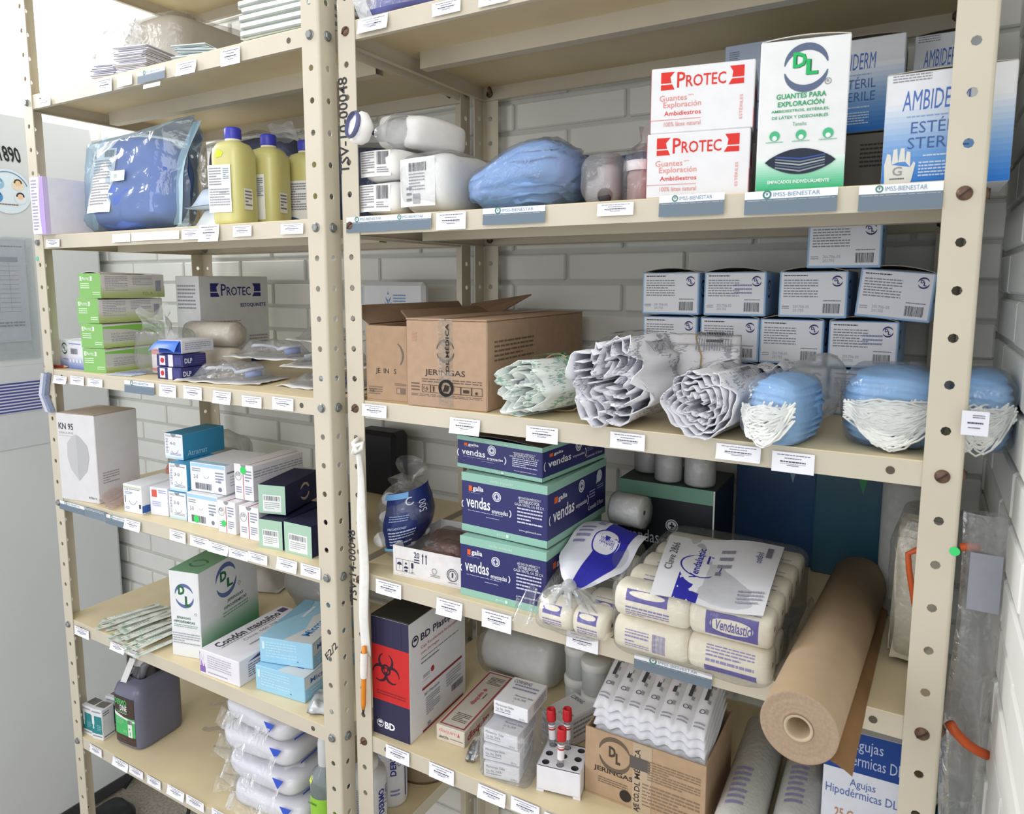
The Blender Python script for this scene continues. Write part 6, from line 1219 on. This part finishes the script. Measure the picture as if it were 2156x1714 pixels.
wide = [('r', .02, .86, .98, .97, '#a9cfe8'), ('l', .06, .66, .3, .8, 2, GRID), ('t', '2-0', .1, .44, .22, .58, '#8a6f8f'), ('bc', .14, .08, .6, .3, '#4a505c'), ('l', .72, .34, .95, .74, 4, GRID), ('t', '12', .8, .38, .86, .48, '#66707f'), ('e', .84, .16, .05, '#77808f')]+needle(.46, .6, .08)
sut('wide white and pale blue suture box in the upper row', (-.492, .049, 6.2, .0985, .122, .0615), .068, wl, wide, R=[('r', .04, .7, .5, .76, '#77777f'), ('l', .1, .2, .9, .6, 4, '#b9bcc4')], T=[('r', 0, 0, 1, .12, '#a9cfe8')])
sut('wide white and pale blue suture box below, with a green dot', (-.4916, .0369, 3.5, .0904, .115, .0665), 0, wl, wide+[('e', .3, .18, .09, '#3fd06a')])
red = lambda big, d=None: notch+[('r', .47, .02, .5, .84, '#b8323c'), ('t', big, .1, .66, .3, .76, '#77777f'), ('ring', .22, .66, .15, .17, 0, 360, '#9a9aa0'), ('l', .58, .5, .92, .84, 4, GRID), ('l', .58, .14, .92, .4, 4, GRID), ('l', .1, .16, .38, .36, 3, GRID)]+(d or [])
sut('white suture box with a thin red line and a green dot, in the front row', (-.3885, .0329, 2.5, .0502, .11, .0665), 0, '#ebe9ec', red('0', [('e', .34, .3, .13, '#3fd06a')]), T=[('r', .46, 0, .52, 1, '#b05a62')])
sut('white suture box with a thin red line, last of the front row', (-.3225, .0319, 2.6, .0533, .11, .0665), 0, '#ebe9ec', red('3/0'), T=[('r', .46, 0, .52, 1, '#b05a62')])
sut('long white suture box with a red line and a green dot, in the upper row', (-.362, .056, 2.4, .053, .14, .073), .068, '#e9e7ea', red('3/0', [('e', .5, .84, .15, '#3fd06a')]), R=[('l', .02, .62, .98, .84, 3, '#a5a8b8')], T=[('r', .7, 0, .74, 1, '#c08a90')])
SG = '#a9c9b4'
def grn(label, fit, dz): return carton('suture_box', label, 'box', fit, t4+dz, '#25264a', F=[('r', 0, 0, 1, 1, SG), ('r', .16, .08, .84, .66, '#e8ebea'), ('bc', .2, .46, .8, .62, '#4a4a52'), ('l', .22, .14, .78, .4, 4, '#9fa5a5')], R=[('ring', .55, .5, .1, .14, 0, 360, '#c9b0a0'), ('p', [(.3, .5), (.5, .7), (.5, .6), (.7, .6), (.7, .42), (.5, .42), (.5, .3)], '#3a3d66')], sides={'T': '#23243f'}, group='suture boxes on the fourth shelf')
grn('navy suture box with a mint end, bottom left of the three', (-.2483, .016, 9, .0548, .13, .0564), 0)
grn('navy suture box with a mint end, bottom one against the post', (-.1865, .0225, 1.6, .0685, .15, .0598), 0)
grn('navy suture box with a mint end, resting on two others', (-.2640, .0320, 15, .0585, .1277, .0562), .061)
# ---- fifth shelf
t5 = zl(5)
fr = [('g', .003, .003, .997, .14, '#dfe2dd', '#e6e7ea')]+dl_logo(.5, .72, .36, '#5d6c9c', '#2d7a48', 1.0)[:2]+[('t', 'D', .3, .73, .52, .84, '#2d6b42', {'b': .05}), ('t', 'L', .52, .6, .7, .72, '#2d6b42', {'b': .05}), ('t', 'JERINGAS', .2, .44, .68, .475, '#55786a', {'b': .02}), ('t', 'HIPODÉRMICAS', .1, .4, .82, .435, '#55786a', {'b': .02}), ('l', .1, .34, .9, .38, 2, '#93a89f'), ('l', .04, .14, .96, .28, 5, '#a0a5ad'), ('ring', .86, .52, .03, .04, 0, 360, '#8a8d95')]
rt = [('g', .003, .003, .997, .38, '#3d8f63', '#e3e6e5')]+dl_logo(.44, .75, .2, '#5d6c9c', '#2d7a48')[:2]+[('t', 'D', .34, .75, .45, .87, '#2d6b42', {'b': .05}), ('t', 'L', .45, .65, .55, .76, '#2d6b42', {'b': .05}), ('ring', .66, .62, .018, .025, 0, 360, '#8a8d95'), ('t', 'JERINGAS', .44, .46, .72, .505, '#4a6f62', {'b': .02}), ('t', 'HIPODÉRMICAS', .38, .4, .78, .445, '#4a6f62', {'b': .02}), ('l', .36, .3, .8, .37, 2, '#7fa594')]
carton('syringe_box', 'tall white and green hypodermic syringe box', 'box', (-.5475, .022, 13.6, .0765, .2, .1935), t5, '#e3e4e6', F=fr, R=rt, T=[('r', 0, 0, 1, 1, '#7ba888'), ('ring', .5, .25, .2, .27, 20, 170, '#4f7a62'), ('ring', .5, .25, .2, .27, 200, 350, '#4f7a62'), ('p', [(.6, .62), (.95, .55), (.95, .68), (.75, .7)], '#35463d')], sides={'T': '#7ba888'})
cT = [('t', 'Condón masculino', .1, .1, .3, .86, '#4a4850', {'rot': 90, 'b': .03}), ('r', .33, .1, .345, .8, '#6a6872'), ('t', 'Clave: 060.308.0177', .42, .3, .5, .88, '#8a8892', {'rot': 90}), ('l', .56, .3, .6, .9, 1, '#9a98a2'), ('l', .66, .1, .7, .4, 1, '#9a98a2'), ('r', .1, .88, .26, .97, '#5a5076')]
cT = [('t', 'Condón masculino', .08, .64, .92, .86, '#4a4850', {'b': .03})][:0]+cT
carton('condom_box', 'long white box with black lettering along its top and a violet corner', 'box', (-.4308, .0039, 2.2, .1155, .2293, .0535), t5, '#e6e4ea', F=[('p', [(0, .1), (0, .95), (.08, .6), (.14, .3), (.14, .1)], '#8a6ab0'), ('t', 'N', .01, .35, .1, .85, '#e6e0f0', {'b': .05}), ('l', .2, .3, .8, .85, 6, '#b9b5c2'), ('l', .2, .1, .7, .18, 1, '#9a96a8')], R=[('l', .1, .15, .5, .7, 6, '#7a7888'), ('p', [(.1, .8), (.6, .8), (.6, 1), (.3, 1)], '#5a4a78')], T=cT)
sb = '#9ccbe4'
def tapeb(label, fit, dz): return carton('tape_box', label, 'box', fit, t5+dz, sb, F=[('l', .12, .2, .7, .85, 6, '#b5dcee'), ('r', .05, .55, .1, .85, '#cfe8f2'), ('e', .72, .2, .012, '#4a6a8a')], R=[('r', 0, .5, 1, .97, '#d9dbdb'), ('t', 'Micropomex', .1, .56, .8, .82, '#3f74b8', {'b': .02}), ('l', .1, .15, .5, .4, 2, '#c9e2ee')],
    T=[('p', [(.45, 0), (1, 0), (1, 1), (.75, 1), (.5, .6), (.62, .3)], '#d6d9d8'), ('p', [(0, .3), (.12, .5), (.3, .75), (.2, 1), (0, 1)], '#86b4d0'), ('t', 'Micropomex', .66, .15, .86, .9, '#4a86c8', {'rot': 90, 'b': .03}), ('p', [(.88, .3), (.95, .5), (.9, .8), (.92, .5)], '#7fb79a'), ('l', .3, .2, .36, .85, 1, '#e3eff4')], group='pale blue tape boxes')
tapeb('pale blue tape box, lower of the two stacked', (-.2835, .0215, 6.1, .1234, .17, .0522), 0)
tapeb('pale blue tape box, upper of the two, turned askew', (-.2818, .0331, 15.1, .1188, .1756, .0527), .0535)
# wrapped swab sticks
rr = random.Random(12); proto = None
sw = []
for i in range(26):
    sw.append((-.775+.0072*i+rr.uniform(-.008, .008)-(.03 if i % 3 == 0 else 0), .075+rr.uniform(-.02, .02)-.0012*i, t5+.0006+.0052*(i % 4), 8+rr.uniform(-9, 9)+(-14 if i < 5 else 0)))
for i, (x, y, z, r_) in enumerate(sw):
    if x > -.565: x = -.58-rr.uniform(0, .03)
    if proto is None:
        proto = thing('swab_packet', 'slim greenish white wrapped swab lying in the loose heap on the fifth shelf', 'swab packet', (x, y, z), r_-12, 'wrapped swabs in the loose heap')
        b = MB(); b.pouch(.016, .13, .0035, M('#dbe0d6', .55, .06, 40, .2), 3, 8, 20, .2, .0015, 60, None, None, .0004, .0012); b.deco([('r', .2, .05, .7, .09, '#93bb9f'), ('l', .25, .16, .75, .5, 8, '#bccbc0')], (-.008, -.065, .0052), (1, 0, 0), (0, 1, 0), (0, 0, 1), .016, .13, .0003); b.build('wrapper', proto)
        b = MB(); b.tube([(-.003, -.055, .003), (-.003, .055, .003)], .0012, M('#e6e4da', .6, .05), 6); b.build('stick', proto)
    else: copy_tree(proto, (x, y, z), r_-12)
t = thing('pillow_bag', 'white folded pouch at the back behind the syringe box', 'pouch', (-.73, .375, t5), 20)
b = MB(); b.pouch(.26, .15, .05, M('#c6c2bb', .6, .05), 241, amp=.004, freq=20); b.build('pouch', t)
t = bagged('gauze_bag', 'cloudy bag with a grey-white roll at the back behind the condom box', 'bag', (-.43, .36, t5), .2, .13, .13, 243, HAZY, 0, .01, knot=False)
b = MB(); b.lathe([(.018, -.08), (.045, -.08), (.048, -.075), (.048, .075), (.045, .08), (.018, .08)], M('#b5b3ae', .85, .06, 80, .4), 28, TR(0, 0, .055) @ RY(90)); b.build('roll', t)
t = thing('peel_pouch', 'small crinkled silvery packet at the shelf front against the post', 'packet', (-.125, .055, t5), 30)
b = MB(); b.pouch(.06, .08, .012, M('#c9cccc', .3, .12, 60, .6, .2), 245, 20, 20, .1, .006, 60); b.build('packet', t)
# ---- sixth shelf
t6 = zl(6)
def teal(label, fit): return carton('medicine_box', label, 'box', fit, t6, '#dcdee0', F=[('r', .04, .2, .96, .78, '#2f8287'), ('r', .1, .5, .3, .8, '#dcdee0'), ('r', .16, .35, .26, .62, '#cfe2e2'), ('l', .5, .28, .9, .5, 4, '#7fb5b5'), ('l', .1, .06, .9, .14, 1, '#8a8d95'), ('l', .1, .84, .9, .94, 1, '#9a9da5')], R=[('l', .1, .75, .6, .9, 2, '#66686f'), ('l', .1, .04, .95, .12, 1, '#55575f')], T=[('r', .1, .3, .9, .95, '#6f6a64')], group='small teal and white boxes')
teal('small teal and white box beside the brown jug', (-.8759, .0112, 11.2, .0362, .0352, .079)); teal('small teal and white box half behind the corner post', (-.9155, .012, 4, .0368, .036, .077)); teal('small teal and white box behind the other two', (-.888, .056, 8, .04, .036, .084))
t = thing('jug', 'square jug of dark brown antiseptic with a green and brown label', 'jug', (-.7733, .098, t6), 3.9)
q = lambda a, e: math.copysign(abs(a)**e, a)
prof = [(.3, 0), (.9, 0), (.97, .004), (1, .012), (1, .118), (.98, .136), (.9, .150), (.7, .158), (.5, .162)]
n = 56; jw, jd = .0505, .0665; JB = M('#6c6e82', .28, .06, 8, 0, 0, .08, .5)
b = MB(); vs = [(r*jw*q(math.cos(2*PI*i/n), .42), r*jd*q(math.sin(2*PI*i/n), .42), z) for i in range(n) for r, z in prof]; k = len(prof)
b.add(vs, [(i*k+j, ((i+1) % n)*k+j, ((i+1) % n)*k+j+1, i*k+j+1) for i in range(n) for j in range(k-1)], JB, True); b.build('body', t)
b = MB(); J2 = M('#74747c', .3, .05, 20, 0, 0, .25); b.lathe([(.03, .155), (.022, .168), (.019, .18), (.019, .192)], J2, 26, TR(-.01, .0, 0)); b.build('neck', t)
b = MB(); b.lathe([(.0215, .184), (.022, .186), (.022, .204), (0, .205)], M('#d9d9d6', .4, .04), 28, TR(-.01, .0, 0), wob=lambda a, z: .02*math.sin(36*a) if z < .203 else 0); b.build('cap', t)
b = MB(); b.tube([(.01, -.02, .155), (.02, -.02, .19), (.02, .02, .205), (.02, .055, .19), (.02, .06, .14)], [.008, .009, .009, .009, .008], J2, 12); b.build('handle', t)
b = MB(); b.grid(lambda u, v: (-.03+.02*u+.016*v, -.052+.02*v+.0, .15+.06*v), 3, 6, M('#dcdcdc', .5, .03)); b.grid(lambda u, v: (-.03+.02*u+.016*v, -.051+.02*v, .15+.06*v), 3, 6, M('#dcdcdc', .5, .03), flip=True); b.build('hang_strap', t)
b = MB(); w_, h_ = .07, .118; y_ = -.0673
LBJ = [('r', 0, 0, 1, 1, '#4a3b35'), ('r', 0, .18, 1, .58, '#4db568'), ('p', [(0, .58), (0, .66), (.5, .58), (1, .54), (1, .5)], '#e6e9e4'), ('t', 'DERMO', .06, .83, .68, .95, '#58c070', {'b': .02}), ('t', 'DINE', .34, .71, .68, .83, '#eceeea', {'b': .02}), ('r', .06, .685, .68, .695, '#58c070'), ('l', .2, .64, .66, .67, 1, '#c9d2c4'), ('l', .06, .4, .5, .54, 4, '#8fd0a0'), ('r', .7, .18, .9, .56, '#dfe6dc'), ('bc', .7, .46, .9, .55, '#3a3a40'), ('l', .45, .24, .64, .3, 2, '#a5dab2'), ('r', .78, .22, .82, .3, '#4db568'), ('r', .74, .34, .8, .38, '#4db568'), ('l', .03, .02, .6, .15, 6, '#6f625a')]
m_ = MB(); m_.deco(LBJ, (0, 0, 0), (1, 0, 0), (0, 1, 0), (0, 0, 1), 1, 1, 0)
def jl(p):   # label follows the rounded front
    x = (p[0]-.5)*w_; f = abs(x)/jw; yy = -jd*max(0, 1-f**(2/.42))**(.42/2)-.0008-p[2]*2; return (x, yy, .012+p[1]*h_)
b.drape(m_, lambda u, v, k: jl((u, v, k)))
b.build('label', t)
# cotton rolls in plastic
names = ('bottom one', 'second from below', 'third from below', 'topmost')
for i in range(4):
    x = (-.305, -.315, -.33, -.322)[i]; rt_ = (3, 0, 4, -4)[i]
    t = thing('cotton_pack', 'white cotton pack in plastic with a blue corner, %s of four' % names[i], 'cotton pack', (x, .125, t6+.0605*i), rt_, 'stacked cotton packs in clear plastic')
    b = MB(); b.pillow(.205, .17, .055, M('#eceaf0', .85, .02, 40, .2), 251+i, 34, 18, .36, .004, 18, ev=.55); b.build('cotton', t)
    b = MB(); b.pillow(.215, .18, .0568, CLEAR, 261+i, 40, 20, .4, .0035, 30, ev=.55); b.grid(lambda u, v: (-.1-.04*u-.008*math.sin(7*v), -.085+.12*v+.01*math.sin(5*u), .018+.02*u*math.sin(6*v+i)+.008*math.sin(9*v)), 8, 14, CLEAR); b.grid(lambda u, v: (-.09+.16*u, -.09-.018*v, .035-.03*v+.005*math.sin(11*u+i)), 18, 5, CLEAR); b.build('clear_wrap', t)
    b = MB(); b.add([(.05, -.0895, .05), (.082, -.0885, .052), (.066, -.0905, .03)], [(0, 2, 1)], M('#3558c8', .4, .05)); b.add([(.1055, -.06, .012), (.1065, .08, .015), (.1055, .08, .02), (.1065, -.06, .017)], [(0, 1, 2, 3)], M('#3558c8', .4, .05)); b.build('blue_corner', t)
t = thing('soap_bottle', 'clear soap bottle with a lime green label beside the cotton packs', 'bottle', (-.1305, .052, t6), 0)
b = MB(); b.lathe([(0, 0), (.028, 0), (.03, .004), (.03, .145), (.026, .165), (.014, .178), (.012, .19)], film('soap', '#c9d6dc', .4, .4, 12, .2), 32); b.build('bottle', t)
b = MB(); b.lathe([(.0125, .18), (.0135, .182), (.0135, .225), (.011, .24), (0, .242)], M('#d3d5d6', .4, .04), 24); b.build('cap', t)
b = MB(); b.lathe([(.0304, .02), (.0304, .125)], M('#8fc63f', .45, .06), 32); b.deco([('l', .1, .82, .8, .9, 1, '#5a7f2a')], (-.02, -.0306, .02), (1, 0, 0), (0, 0, 1), (0, -1, 0), .03, .105, .0006); b.build('label', t)
b = MB(); b.add([(-.022, -.022, .15), (-.012, -.028, .15), (-.008, -.024, .162), (-.016, -.02, .164)], [(0, 1, 2, 3)], M('#dbe04a', .5, 0)); b.build('sticker', t)
